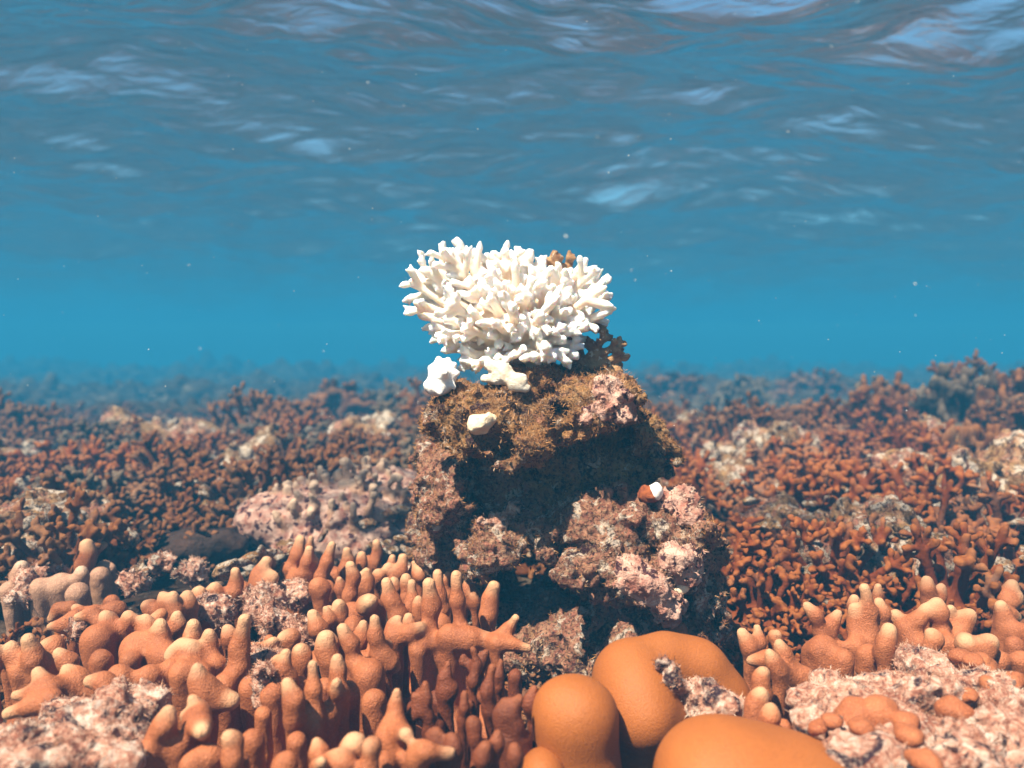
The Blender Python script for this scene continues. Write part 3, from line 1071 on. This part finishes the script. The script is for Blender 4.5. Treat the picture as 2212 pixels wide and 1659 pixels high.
colony(FC, 'dense finger coral of long upright branches in the centre foreground', 'coral', [
    [(4, 460, 1000, 420, 810, 62), (4, 440, 900, 440, 810, 50)], (4, 610, 1010, 522, 760, 46), [(4, 770, 960, 730, 700, 48), (4, 740, 900, 850, 915, 44), (4, 760, 950, 890, 1060, 44)],
    (4, 350, 1280, 350, 985, 50), [(4, 500, 1170, 500, 950, 48), (4, 520, 1200, 492, 1100, 44, -.02)], [(4, 235, 1350, 188, 1095, 60), (4, 300, 1280, 70)], [(4, 200, 1100, 180, 915, 52), (4, 120, 1080, 130, 960, 40)],
    [(4, 700, 1090, 112), (4, 660, 1000, 75)], (4, 560, 1200, 90), (4, 280, 1000, 270, 890, 50), (4, 640, 920, 60), (4, 430, 1160, 70), (4, 100, 1210, 80), (4, 270, 1150, 60), (4, 440, 1330, 80), (4, 350, 1400, 80),
    (4, 730, 1250, 85),
], M_FINGER, seed=28, crust=[(4, 30, 1010, 70, 80), (4, 40, 1160, 60, 100)])
colony(FC, 'finger coral at the bottom edge with a broken white-tipped stub facing the viewer', 'coral', [
    [(4, 862, 1370, 870, 1155, 42), (4, 850, 1470, 130)], (4, 900, 1450, 945, 1450, 50, -.03), (4, 400, 1570, 365, 1465, 40), (4, 410, 1650, 398, 1585, 48, -.02), (4, 692, 1660, 702, 1495, 48),
    [(4, 1000, 1600, 1235, 1560, 56), (4, 950, 1600, 80)], (4, 600, 1570, 618, 1440, 75), (4, 500, 1640, 500, 1560, 60), (4, 180, 1640, 215, 1590, 60), (4, 780, 1640, 90), (4, 560, 1700, 80), (4, 250, 1500, 70),
], M_FINGER, seed=29)
colony(FC, 'rusty finger coral of leaning stubs at the bottom edge beside the pink crusted rock', 'coral', [
    [(3, 1230, 1340, 1168, 1205, 48), (3, 1240, 1360, 1110, 1330, 40)], [(3, 1210, 1390, 1290, 1460, 62, -.03), (3, 1200, 1340, 70)], [(3, 1440, 1610, 1400, 1425, 52), (3, 1470, 1620, 80)],
    (3, 985, 1460, 1060, 1265, 60), (3, 1100, 1540, 92), (3, 900, 1590, 85), (3, 1290, 1600, 90), (3, 1040, 1400, 60), (3, 1560, 1500, 80), (3, 1620, 1330, 60), (3, 1180, 1640, 80), (3, 760, 1640, 60),
], M_FINGER, seed=30)
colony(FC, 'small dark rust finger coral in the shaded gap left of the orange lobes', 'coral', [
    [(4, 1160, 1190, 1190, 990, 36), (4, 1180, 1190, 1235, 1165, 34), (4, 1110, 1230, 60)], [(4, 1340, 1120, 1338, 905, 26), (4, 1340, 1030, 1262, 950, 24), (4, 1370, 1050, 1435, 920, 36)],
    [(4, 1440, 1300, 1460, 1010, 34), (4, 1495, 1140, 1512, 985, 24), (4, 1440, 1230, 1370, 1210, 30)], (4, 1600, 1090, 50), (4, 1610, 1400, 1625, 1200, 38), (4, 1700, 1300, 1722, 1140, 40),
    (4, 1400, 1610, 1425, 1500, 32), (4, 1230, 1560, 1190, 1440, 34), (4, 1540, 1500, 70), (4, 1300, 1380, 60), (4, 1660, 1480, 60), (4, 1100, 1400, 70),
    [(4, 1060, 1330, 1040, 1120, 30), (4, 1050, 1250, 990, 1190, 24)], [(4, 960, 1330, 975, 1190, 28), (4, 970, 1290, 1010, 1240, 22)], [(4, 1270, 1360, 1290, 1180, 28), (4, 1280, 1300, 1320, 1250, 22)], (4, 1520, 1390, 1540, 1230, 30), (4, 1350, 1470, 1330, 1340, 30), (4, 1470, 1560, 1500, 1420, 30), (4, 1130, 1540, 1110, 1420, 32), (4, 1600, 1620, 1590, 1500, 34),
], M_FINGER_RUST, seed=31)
colony(FC, 'fan-shaped tan coral tip standing alone behind the left bank', 'coral', [
    [(3, 520, 400, 540, 240, 56), (3, 560, 330, 615, 225, 34), (3, 560, 350, 665, 265, 32), (3, 530, 330, 530, 220, 30)], (3, 500, 430, 60)], M_FINGER, seed=32)
colony(FC, 'weathered finger coral lumps with crusted tops at the far left behind the arched branches', 'coral', [
    (3, 500, 500, 500, 410, 44), (3, 380, 540, 95), (3, 250, 560, 80), (3, 480, 590, 80), [(3, 620, 480, 70), (3, 640, 420, 50)], (3, 110, 480, 150, 380, 44), (3, 180, 300, 170, 230, 40), (3, 300, 330, 60), (3, 60, 560, 60),
    (3, 680, 430, 40),
], M_FINGER_PALE, seed=33, crust=[(3, 300, 460, 110, 40), (3, 330, 300, 60, 50), (3, 130, 560, 100, 50), (3, 1000, 410, 60, 45), (3, 1200, 440, 70, 40), (3, 840, 510, 60, 35)])

colony(FC, 'tall finger coral with a forked hand of branches right of the orange lobes', 'coral', [
    [(6, 680, 790, 572, 580, 44), (6, 720, 780, 800, 625, 46), (6, 690, 900, 110), (6, 600, 900, 60)], [(6, 910, 770, 893, 585, 50), (6, 900, 640, 890, 535, 36)], [(6, 1000, 780, 952, 460, 46)],
    [(6, 1040, 640, 1046, 455, 38), (6, 1060, 760, 1050, 545, 48)], (6, 1090, 910, 1125, 715, 60), [(6, 900, 870, 72), (6, 790, 880, 40)], (6, 980, 930, 80), (6, 820, 960, 80), (6, 1000, 860, 60),
], M_FINGER, seed=34)
colony(FC, 'finger coral with stubby sideways branches at the right edge', 'coral', [
    (6, 1200, 740, 1140, 640, 44), [(6, 1230, 760, 1380, 600, 52), (6, 1230, 800, 70)], (6, 1450, 760, 1425, 550, 52), [(6, 1375, 570, 1358, 410, 42), (6, 1430, 560, 1468, 465, 40), (6, 1400, 580, 60)],
    [(6, 1560, 740, 1500, 600, 46), (6, 1590, 740, 1668, 630, 50)], (6, 1370, 910, 1392, 745, 52), [(6, 1640, 900, 1600, 800, 56), (6, 1730, 900, 1800, 800, 60), (6, 1680, 900, 90)], (6, 1480, 860, 90), (6, 1300, 850, 70), (6, 1560, 820, 80),
], M_FINGER, seed=35)
colony(FC, 'finger coral with a looped branch cut by the right edge', 'coral', [
    (6, 1900, 560, 1920, 430, 52), [(6, 1860, 680, 1830, 570, 42), (6, 1850, 640, 1980, 700, 42), (6, 1880, 570, 1990, 550, 44)], (6, 1930, 870, 66), (6, 1970, 960, 70), (6, 1880, 760, 60), (6, 1950, 780, 60), (6, 1830, 960, 70), (6, 2060, 800, 80),
], M_FINGER, seed=36)
colony(FC, 'small finger coral with five slim tips between the orange lobes and the forked hand', 'coral', [
    (6, 215, 890, 150, 750, 48), (6, 265, 870, 262, 725, 36), (6, 400, 860, 392, 765, 34), (6, 470, 985, 385, 825, 42), [(6, 400, 1030, 325, 880, 46), (6, 330, 940, 190, 970, 40)],
    (6, 280, 1090, 315, 1005, 42), (6, 245, 1260, 310, 1140, 55), (6, 330, 1360, 355, 1230, 52), (6, 270, 1350, 85), (6, 430, 1400, 55), (6, 440, 1080, 80), (6, 300, 1180, 70), (6, 560, 1070, 80),
], M_FINGER, seed=37)

# crusted rocks in the foreground
def lump_at(c, x, y, r):
    X, Y = tr(c, x, y)
    rp = r * CR[c][2]
    d = depth(G(X, Y + rp * 0.3, 0.036))
    return P(X, Y, d), np.array([rp / FPX * d * .95, rp / FPX * d * 1.1, rp / FPX * d * .7])

def crust_rock(label, pr, lumps=(), seed=1, turf=9000, amp=0.008):
    o0 = np.array(pr[0][1]) * np.array([1, 1, 0])
    e = empty('crusted_rock', o0, label, 'rock')
    pr = list(pr) + [ell(q[1] + np.array([0, .01, -.035]), q[2] * np.array([.85, .85, 1.0])) for q in pr]
    A, lo = build_field(pr, 0.0023, 0.02, lambda p: amp * 1.0 * fbm(p * 40.0, 4, 15, 0.6), band=0.022, pad=0.025)
    V, Q = mesh_field(A, lo, 0.0023)
    N = vnormals(V, Q)
    link('crust', raw_mesh('crust', V - o0, Q, M_CRUST, N), e)
    tag(link('turf_algae', turf_mesh('turf_algae', V - o0, N, turf, 0.0024, 0.00028, seed=seed, mat=M_TURF_PALE), e), kind='stuff')
    fr_ = np.random.default_rng(seed)
    for it in lumps:
        pl = [ell(c_.copy(), r_, 1) for c_, r_ in [lump_at(*it)]] if len(it) == 4 else finger(*it[:6], it[6] if len(it) > 6 else 0.0, 1, fr_)
        A, lo = build_field(pl, 0.0021, 0.012, lambda p: 0.0045 * fbm(p * 45.0, 3, seed), band=0.016, pad=.02)
        V, Q = mesh_field(A, lo, 0.0021)
        link('live_lump', raw_mesh('live_lump', V - o0, Q, M_FINGER, vnormals(V, Q), {'tip': np.zeros(len(V))}), e)
    return e


def CE(c, x, y, rx, ry, z=0.02, rz=None):
    X, Y = tr(c, x, y)
    s = CR[c][2]
    d = depth(G(X, Y + ry * s * 0.5, z))
    return ell(P(X, Y, d), (rx * s / FPX * d, rz or ry * s / FPX * d * 1.3, ry * s / FPX * d))


crust_rock('large flat rock with rough white and pink crust and fuzzy edges, lower right', [
    CE(6, 760, 1190, 260, 70), CE(6, 1050, 1130, 280, 80), CE(6, 1290, 960, 120, 75), CE(6, 1400, 1050, 140, 80), CE(6, 1250, 1230, 250, 110), CE(6, 900, 1320, 330, 120), CE(6, 620, 1350, 160, 90),
    CE(6, 1550, 1230, 180, 110), CE(6, 1200, 1450, 330, 110), CE(6, 700, 1560, 300, 100), CE(6, 1000, 1640, 500, 100)],
    [(6, 900, 1370, 850, 1330, 105), (6, 640, 1390, 85), (6, 730, 1360, 70), (6, 1080, 1290, 110), (6, 1210, 1350, 100), (6, 1260, 1450, 120), (6, 1580, 930, 85), (6, 1660, 960, 80), (6, 950, 1400, 80), (6, 1750, 1010, 1640, 920, 60)], seed=5, turf=9000)
crust_rock('rough pink and purple crusted rock in the bottom right corner', [
    CE(6, 1700, 1130, 150, 80), CE(6, 1850, 1250, 200, 120), CE(6, 1750, 1420, 260, 120), CE(6, 1560, 1560, 250, 110), CE(6, 1950, 1480, 200, 160), CE(6, 1350, 1640, 260, 90), CE(6, 1900, 1640, 260, 110)],
    [(6, 1560, 1290, 90), (6, 1640, 1190, 60), (6, 1350, 1620, 120), (6, 1800, 1130, 70), (6, 1900, 1100, 80)], seed=6, turf=6000)
crust_rock('rough pink and white crusted rock in the bottom left corner', [
    CE(3, 150, 1480, 250, 110), CE(3, 500, 1330, 200, 80), CE(3, 760, 1330, 170, 110), CE(3, 780, 1230, 150, 60), CE(3, 420, 1560, 300, 110), CE(3, 700, 1440, 180, 110), CE(3, 100, 1640, 250, 100), CE(3, 640, 1620, 220, 90), CE(3, 880, 1260, 100, 70)], seed=7, turf=7000)
print('fingers', round(time.time() - T0, 1))

# ------------------------------------------------------------------ orange lobed coral
def lobe(name, label, prims, k=0.03, dead=None, voxel=0.0022):
    A, lo = build_field(prims, voxel, k, lambda p: 0.0028 * fbm(p * 16.0, 2, 31), band=0.02, pad=0.02)
    V, Q = mesh_field(A, lo, voxel)
    N = vnormals(V, Q)
    o0 = np.array([V[:, 0].mean(), V[:, 1].mean(), V[:, 2].min()])
    if not dead:
        return tag(link(name, raw_mesh(name, V - o0, Q, M_LOBE, N), None, o0), label, 'coral')
    e = empty(name, o0, label, 'coral')
    link('lobe', raw_mesh('lobe', V - o0, Q, M_LOBE, N), e)
    crust_patch('dead_patch', dead, e, o0, turf=2500, amp=0.006)
    return e


ld_ = .625
lobe('lobed_coral', 'smooth orange thumb-shaped coral lobe, front left of the three', [PE(1246, 1540, ld_, 92, 84, .032), PE(1252, 1640, ld_ + .003, 84, 110, .03), PE(1262, 1740, ld_ + .004, 78, 110, .03)], k=.02)
l2 = .69
lobe('lobed_coral', 'orange folded coral lobe at the back with a crusted white dead streak across it',
     [PE(1358, 1464, l2 - .006, 68, 70, .042), PE(1380, 1520, l2 - .014, 92, 92, .048), PE(1430, 1575, l2 - .006, 84, 90, .04), PE(1410, 1640, l2 + .004, 118, 130, .045),
      PC(1350, 1452, l2, 1430, 1430, l2 + .012, 56, 52), PC(1430, 1430, l2 + .012, 1510, 1448, l2 + .016, 52, 56), PC(1510, 1448, l2 + .016, 1560, 1510, l2 + .016, 56, 54), PC(1560, 1510, l2 + .016, 1572, 1600, l2 + .012, 54, 50),
      PC(1572, 1600, l2 + .012, 1565, 1700, l2 + .01, 50, 60)], k=.014,
     dead=[PC(1428, 1432, l2 - .034, 1462, 1468, l2 - .034, 9, 13), PC(1462, 1468, l2 - .036, 1510, 1512, l2 - .03, 14, 26), PC(1510, 1512, l2 - .03, 1560, 1556, l2 - .032, 36, 46), PC(1530, 1540, l2 - .034, 1596, 1585, l2 - .034, 40, 22), PC(1555, 1570, l2 - .034, 1540, 1640, l2 - .03, 44, 50)])
l3 = .565
lobe('lobed_coral', 'broad smooth orange coral lobe cut by the bottom edge, nearest of the three', [PE(1540, 1680, l3, 120, 108, .045), PE(1650, 1712, l3, 150, 112, .05), PE(1760, 1760, l3, 120, 110, .05), PE(1640, 1850, l3, 220, 140, .055)], k=.04)
lobe('lobed_coral', 'small orange coral bump at the bottom edge left of the thumb-shaped lobe', [PE(1172, 1672, .60, 42, 46, .02), PE(1182, 1740, .60, 50, 70, .022)], k=.02)
print('lobes', round(time.time() - T0, 1))

# ------------------------------------------------------------------ branching coral thicket
def bush_prims(r, n, rad, hgt, r0, r1, forks=3):
    prims = [ell((0, 0, 0.0), (rad * .55, rad * .55, hgt * .42), 0)]
    for i in range(n):
        z = 1 - (i + .5) / n * 0.95
        th = i * 2.39996 + r.normal(0, .25)
        s = math.sqrt(1 - z * z)
        e = np.array([math.cos(th) * s * rad, math.sin(th) * s * rad, max(z * hgt, 0.006)]) * r.uniform(.78, 1.12)
        a = e * .35
        prims += branch_prims(a, e, r0, r1, 0, r, forks, 2, .8)
    return prims


def bush_mesh(name, seed, n, rad, hgt, r0, r1, voxel, mat, forks=3):
    r = np.random.default_rng(seed)
    pr = bush_prims(r, n, rad, hgt, r0, r1, forks)
    A, lo = build_field(pr, voxel, voxel * 1.6)
    V, Q = mesh_field(A, lo, voxel)
    _, tip = classify(V, pr)
    return raw_mesh(name, V, Q, mat, vnormals(V, Q), {'tip': tip})


protos = []
for s in range(9):
    protos.append(bush_mesh('branching_coral', 100 + s, 32 + (s % 3) * 6, .058 + .006 * (s % 2), .055 + .008 * (s % 4), .0038, .0022, .00175, M_BUSH[s % 3], 5))
print('protos', [len(m.vertices) for m in protos], round(time.time() - T0, 1))


boulders = []
M_BOULD = mat_rock('pale_reef_boulder', obj=True, pale=0.35, pink=0.55, scale=0.8)
for s in range(4):
    r = np.random.default_rng(700 + s)
    pr = [ell((0, 0, .01), (.05, .042, .032))] + [ell(r.normal(0, .025, 3) * np.array([1, 1, .5]) + np.array([0, 0, .018]), np.full(3, r.uniform(.014, .026))) for _ in range(7)]
    A, lo = build_field(pr, .0028, .01, lambda p: .010 * fbm(p * 38.0, 4, 80 + s, .6), band=.02, pad=.02)
    V, Q = mesh_field(A, lo, .0028)
    boulders.append(raw_mesh('crusted_boulder', V, Q, M_BOULD, vnormals(V, Q)))


def Hs(x, y):
    return float(H(np.array([x]), np.array([y]))[0])


def blocked(x, y):
    if (x - .12) ** 2 / .023 + (y - .93) ** 2 / .016 < 1:
        return True
    if x < 0.12 and y < 1.12 - 0.10 * ss(-.2, -.6, np.array(x)):
        return True
    if x > 0.12 and y < 0.87 + .1 * float(x < .26) + .07 * float(x > .42):
        return True
    if (x + .27) ** 2 / .030 + (y - 1.30) ** 2 / .026 < 1:      # the pale mound
        return True
    if (x + .46) ** 2 / .009 + (y - 1.17) ** 2 / .006 < 1:       # the hollow
        return True
    return False


cnt = 0
ZN = [('left of the pillar close behind the finger corals', lambda x, y: x < -.1 and y < 1.7), ('far behind on the left side of the reef', lambda x, y: x < -.1),
      ('close to the right side of the pillar', lambda x, y: x < .62 and y < 1.5), ('behind the finger corals at the right edge', lambda x, y: y < 1.7), ('far behind on the right side of the reef', lambda x, y: True)]
KN = ['rust orange', 'brown', 'dull greyish']
cand = []
yy = 0.87
while yy < 2.9:
    st = .122 + .03 * (yy - 1)
    xx = -(.62 * yy + .06)
    while xx < .62 * yy + .06:
        cand.append((xx + rng.normal(0, st * .25), yy + rng.normal(0, st * .25), st))
        xx += st
    yy += st * .9
cand = [c for c in cand if not blocked(c[0], c[1])]
for (gx, gy) in ((1600, 1305), (1655, 1290), (1700, 1265), (1570, 1350), (1740, 1240), (70, 1345), (20, 1300), (150, 1310), (1150, 1395), (1210, 1420), (1590, 1400), (1640, 1370), (1700, 1330), (1560, 1440), (1100, 1440), (1880, 1300), (2010, 1290), (2120, 1290), (1190, 1500), (1120, 1330)):
    g_ = G(gx, gy, 0.02)
    cand.insert(0, (g_[0], g_[1], .07))
if len(cand) > 295:
    cand.sort(key=lambda c: c[1])
    cand = cand[:295]
YMAX = max(c[1] for c in cand)
for (x, y, st) in cand:
    rust = fbm(np.array([[x * 2.2, y * 2.2, 3.0]]), 2, 8)[0] + .35 * (1.6 - y)
    kind = 0 if rust > .12 + rng.normal(0, .25) else (1 if rng.random() < .8 else 2)
    is_b = y > 1.0 and rng.random() < .13
    me = boulders[int(rng.integers(0, 4))] if is_b else protos[kind + 3 * rng.integers(0, 3)]
    o = link('crusted_boulder' if is_b else 'branching_coral', me, None, (x, y, Hs(x, y) - .012))
    s = st / .084 * rng.uniform(.8, 1.25)
    o.scale = (s, s, s * rng.uniform(.75, 1.15))
    o.rotation_euler = (rng.normal(0, .15), rng.normal(0, .15), rng.uniform(0, 6.28))
    zi = next(i for i, z in enumerate(ZN) if z[1](x, y))
    if is_b:
        o.location.z += .03
        tag(o, f'pale crusted boulder among branching corals {ZN[zi][0]}', 'rock', f'pale boulders {ZN[zi][0]}')
    else:
        tag(o, f'{KN[kind]} branching coral {ZN[zi][0]}', 'coral', f'{KN[kind]} branching corals {ZN[zi][0]}')
    cnt += 1
print('thicket', cnt, YMAX, round(time.time() - T0, 1))

# named heads that stand above the thicket
heads = [(1905, 800, 2.5, 2.2, 1, 'brown bushy coral head rising above the horizon, left of the two at the right edge'), (2080, 775, 2.35, 2.6, 2, 'dull coral head with upright tips, tallest on the right horizon'),
         (2215, 790, 2.2, 2.4, 1, 'brown coral head on the horizon cut by the right edge'), (2110, 885, 1.75, 1.7, 1, 'brown bushy coral mound below the tall heads at the right edge'),
         (1740, 860, 2.6, 2.0, 1, 'wide low brown coral mound midway between the pillar and the right edge'),
         (720, 812, 3.6, 3.6, 1, 'dark bushy coral head on the hazy horizon left of the pillar'), (850, 815, 3.9, 2.8, 2, 'hazy grey coral head between the pillar and the dark head on the left horizon'),
         (1600, 800, 4.6, 3.4, 2, 'hazy grey coral mound on the horizon right of the pillar'), (1450, 795, 5.4, 4.4, 1, 'faint blue-grey coral mound farthest on the horizon beside the pillar'), (1750, 790, 5.6, 4.6, 1, 'faint wide coral mound farthest on the right horizon')]
for i, (px, py, d, s, kind, lab) in enumerate(heads):
    p = P(px, py, d)
    z0 = Hs(p[0], p[1])
    me = bush_mesh('coral_mound', 300 + i, 46, .06, .06, .0042 if s > 3 else .0036, .0031, .0026, M_BUSH[kind], 2)
    o = link('coral_mound', me, None, (p[0], p[1], z0 - .01))
    hz = max((p[2] - z0) / .066, .8)
    o.scale = (s, s, hz)
    o.rotation_euler = (0, 0, rng.uniform(0, 6.28))
    tag(o, lab, 'coral')


# the far reef: one uncountable mass
def bush_arrays(seed, n, voxel, r0, r1):
    r = np.random.default_rng(seed)
    pr = bush_prims(r, n, .06, .055, r0, r1, 1)
    A, lo = build_field(pr, voxel, voxel)
    return mesh_field(A, lo, voxel)


def mass(name, places, bases, mat):
    VV, QQ, n = [], [], 0
    for (x, y, z, s, sz, a, b) in places:
        V, Q = bases[b]
        c_, s_ = math.cos(a), math.sin(a)
        W = np.stack([(V[:, 0] * c_ - V[:, 1] * s_) * s + x, (V[:, 0] * s_ + V[:, 1] * c_) * s + y, V[:, 2] * sz + z], -1)
        VV.append(W)
        QQ.append(Q + n)
        n += len(V)
    V, Q = np.concatenate(VV), np.concatenate(QQ)
    return raw_mesh(name, V, Q, mat, attrs={'tip': np.zeros(len(V))})


mid_b = [bush_arrays(400 + i, 16, .006, .0075, .006) for i in range(4)]
far_b = [bush_arrays(410 + i, 14, .011, .011, .010) for i in range(4)]
pl = []
yy = YMAX + .03
while yy < 19:
    st = .13 + .05 * max(yy - 2.5, 0)
    xx = -(.64 * yy + .1)
    while xx < .64 * yy + .1:
        x, y = xx + rng.normal(0, st * .3), yy + rng.normal(0, st * .3)
        if fbm(np.array([[x * .9, y * .7, 0.]]), 3, 50)[0] > -.28:
            s = st / .105 * rng.uniform(.6, 1.3)
            pl.append((x, y, Hs(x, y) - .015, s, s * rng.uniform(.4, .85), rng.uniform(0, 6.28), int(rng.integers(0, 4))))
        xx += st
    yy += st
near = [p for p in pl if p[1] < 4.2]
far = [p for p in pl if p[1] >= 4.2]
tag(link('coral_thicket', mass('coral_thicket', near, mid_b, M_BUSH[1])), 'dense brown coral growth covering the reef flat in the distance', 'coral', kind='stuff')
tag(link('far_coral_thicket', mass('far_coral_thicket', far, far_b, M_BUSH[2])), 'hazy coral growth fading into the blue near the horizon', 'coral', kind='stuff')
print('far', len(near), len(far), round(time.time() - T0, 1))

# broken coral pieces lying between the corals
VV, QQ, n = [], [], 0
rb = []
for s in range(6):
    r = np.random.default_rng(500 + s)
    pr = [cap((-.022, 0, 0), (.0, r.normal(0, .004), .002), .0075, .0085), cap((0, 0, 0), (.024, r.normal(0, .006), .004), .0085, .0065), cap((0, 0, 0), (r.normal(0, .01), .016, .008), .006, .005)]
    if s % 2:
        pr = [ell((0, 0, 0), (.02, .015, .011)), ell((.01, .008, .004), (.013, .012, .010))]
    A, lo = build_field(pr, .0024, .006, lambda p: .0035 * fbm(p * 90., 3, s), band=.012)
    rb.append(mesh_field(A, lo, .0024))
for i in range(900):
    y = 0.95 + 2.6 * rng.random() ** 1.2
    x = rng.uniform(-.64, .64) * y
    if (x - .12) ** 2 / .02 + (y - .93) ** 2 / .015 < 1 or y < 1.0 and abs(x) < .7 and rng.random() < .7:
        continue
    V, Q = rb[int(rng.integers(0, 6))]
    a = rng.uniform(0, 6.28)
    M = np.array((Matrix.Rotation(a, 3, 'Z') @ Matrix.Rotation(rng.normal(0, .6), 3, 'X') @ Matrix.Rotation(rng.normal(0, .5), 3, 'Y')))
    up = rng.uniform(0.01, .07)
    VV.append((V * rng.uniform(.45, 1.15) * np.array([1, 1, .7])) @ M.T + np.array([x, y, Hs(x, y) + up]))
    QQ.append(Q + n)
    n += len(V)
V, Q = np.concatenate(VV), np.concatenate(QQ)
tag(link('coral_rubble', raw_mesh('coral_rubble', V, Q, M_RUBBLE)), 'scattered broken coral pieces lying among the branching corals', 'coral rubble', kind='stuff')

# pale mound of finger coral left of the pillar, and a dark lump added to stand in for the hollow's shade
fr_ = np.random.default_rng(44)
mc = np.array([-.268, 1.335, 0.008])
pr = [ell(mc + np.array([0, 0, -.01]), (.135, .095, .05), 0), ell(mc + np.array([0, 0, .03]), (.125, .085, .045), 0), ell(mc + np.array([.05, .03, .04]), (.10, .08, .05), 0), ell(mc + np.array([-.10, 0, .012]), (.07, .07, .045), 0)]
pp = 1
for i in range(84):
    th, q = i * 2.39996, math.sqrt((i + .5) / 84)
    x, y = math.cos(th) * q * .135, math.sin(th) * q * .095
    zt = .078 * math.sqrt(max(0, 1 - (q * .93) ** 2)) + .018 * (x > .02)
    a = mc + np.array([x * .9, y * .9, max(zt - .034, 0)])
    ln = fr_.uniform(.034, .052)
    dv = np.array([x * 2 + fr_.normal(0, .2), y * 2 + fr_.normal(0, .2), .9])
    dv /= np.linalg.norm(dv)
    rr = fr_.uniform(.0055, .0082)
    pr += [cap(a, a + dv * ln, rr * 1.1, rr * .85, pp, 1.0)]
    pp += 1
A, lo = build_field(pr, .0024, .005, lambda p: .0040 * fbm(p * 60., 4, 6, .6), band=.016, pad=.02)
V, Q = mesh_field(A, lo, .0024)
N = vnormals(V, Q)
pt, tip = classify(V, pr)
e = empty('finger_coral', mc, 'pale sunlit mound of short finger coral left of the pillar and behind the left bank', 'coral')
split_parts(V, Q, N, pt, {'tip': soften(tip, Q, 8)}, lambda k_: ('base', M_PALECRUST) if k_ == 0 else ('branch', M_FINGER_PALE), e, mc)
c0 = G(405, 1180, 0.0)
lump('hollow_shade_lump', 'dark stand-in for shade in the hollow behind the left bank of finger corals', 'shade stand-in',
     [ell(c0 + np.array([0, 0, .0]), (.058, .045, .024)), ell(c0 + np.array([.045, .01, 0]), (.04, .03, .024)), ell(c0 + np.array([-.04, 0, -.004]), (.03, .03, .02))], M_HOLLOW_SHADE, voxel=.002, k=.02, amp=.004, freq=50)

# specks drifting in the water
r = np.random.default_rng(9)
VV, FF = [], []
oct_v = np.array([[1, 0, 0], [-1, 0, 0], [0, 1, 0], [0, -1, 0], [0, 0, 1], [0, 0, -1]], float)
oct_f = np.array([[0, 2, 4], [2, 1, 4], [1, 3, 4], [3, 0, 4], [2, 0, 5], [1, 2, 5], [3, 1, 5], [0, 3, 5]])
for i in range(420):
    y = r.uniform(.45, 2.2)
    x, z = r.uniform(-.6, .6) * y, CAM_Z + r.uniform(-.12, .40) * y
    if z > 1.0:
        continue
    FF.append(oct_f + 6 * len(VV))
    VV.append(oct_v * r.uniform(.00015, .00045) * np.array([r.uniform(.7, 2.2), 1, r.uniform(.7, 1.4)]) + np.array([x, y, z]))
t = NT('speck')
tag(link('drifting_specks', raw_mesh('drifting_specks', np.concatenate(VV), np.concatenate(FF), t.done((0.85, 0.85, 0.8), 0.6))), 'tiny pale specks drifting in the water', 'plankton', kind='stuff')
print('script done', round(time.time() - T0, 1), 'objects', len(bpy.data.objects))
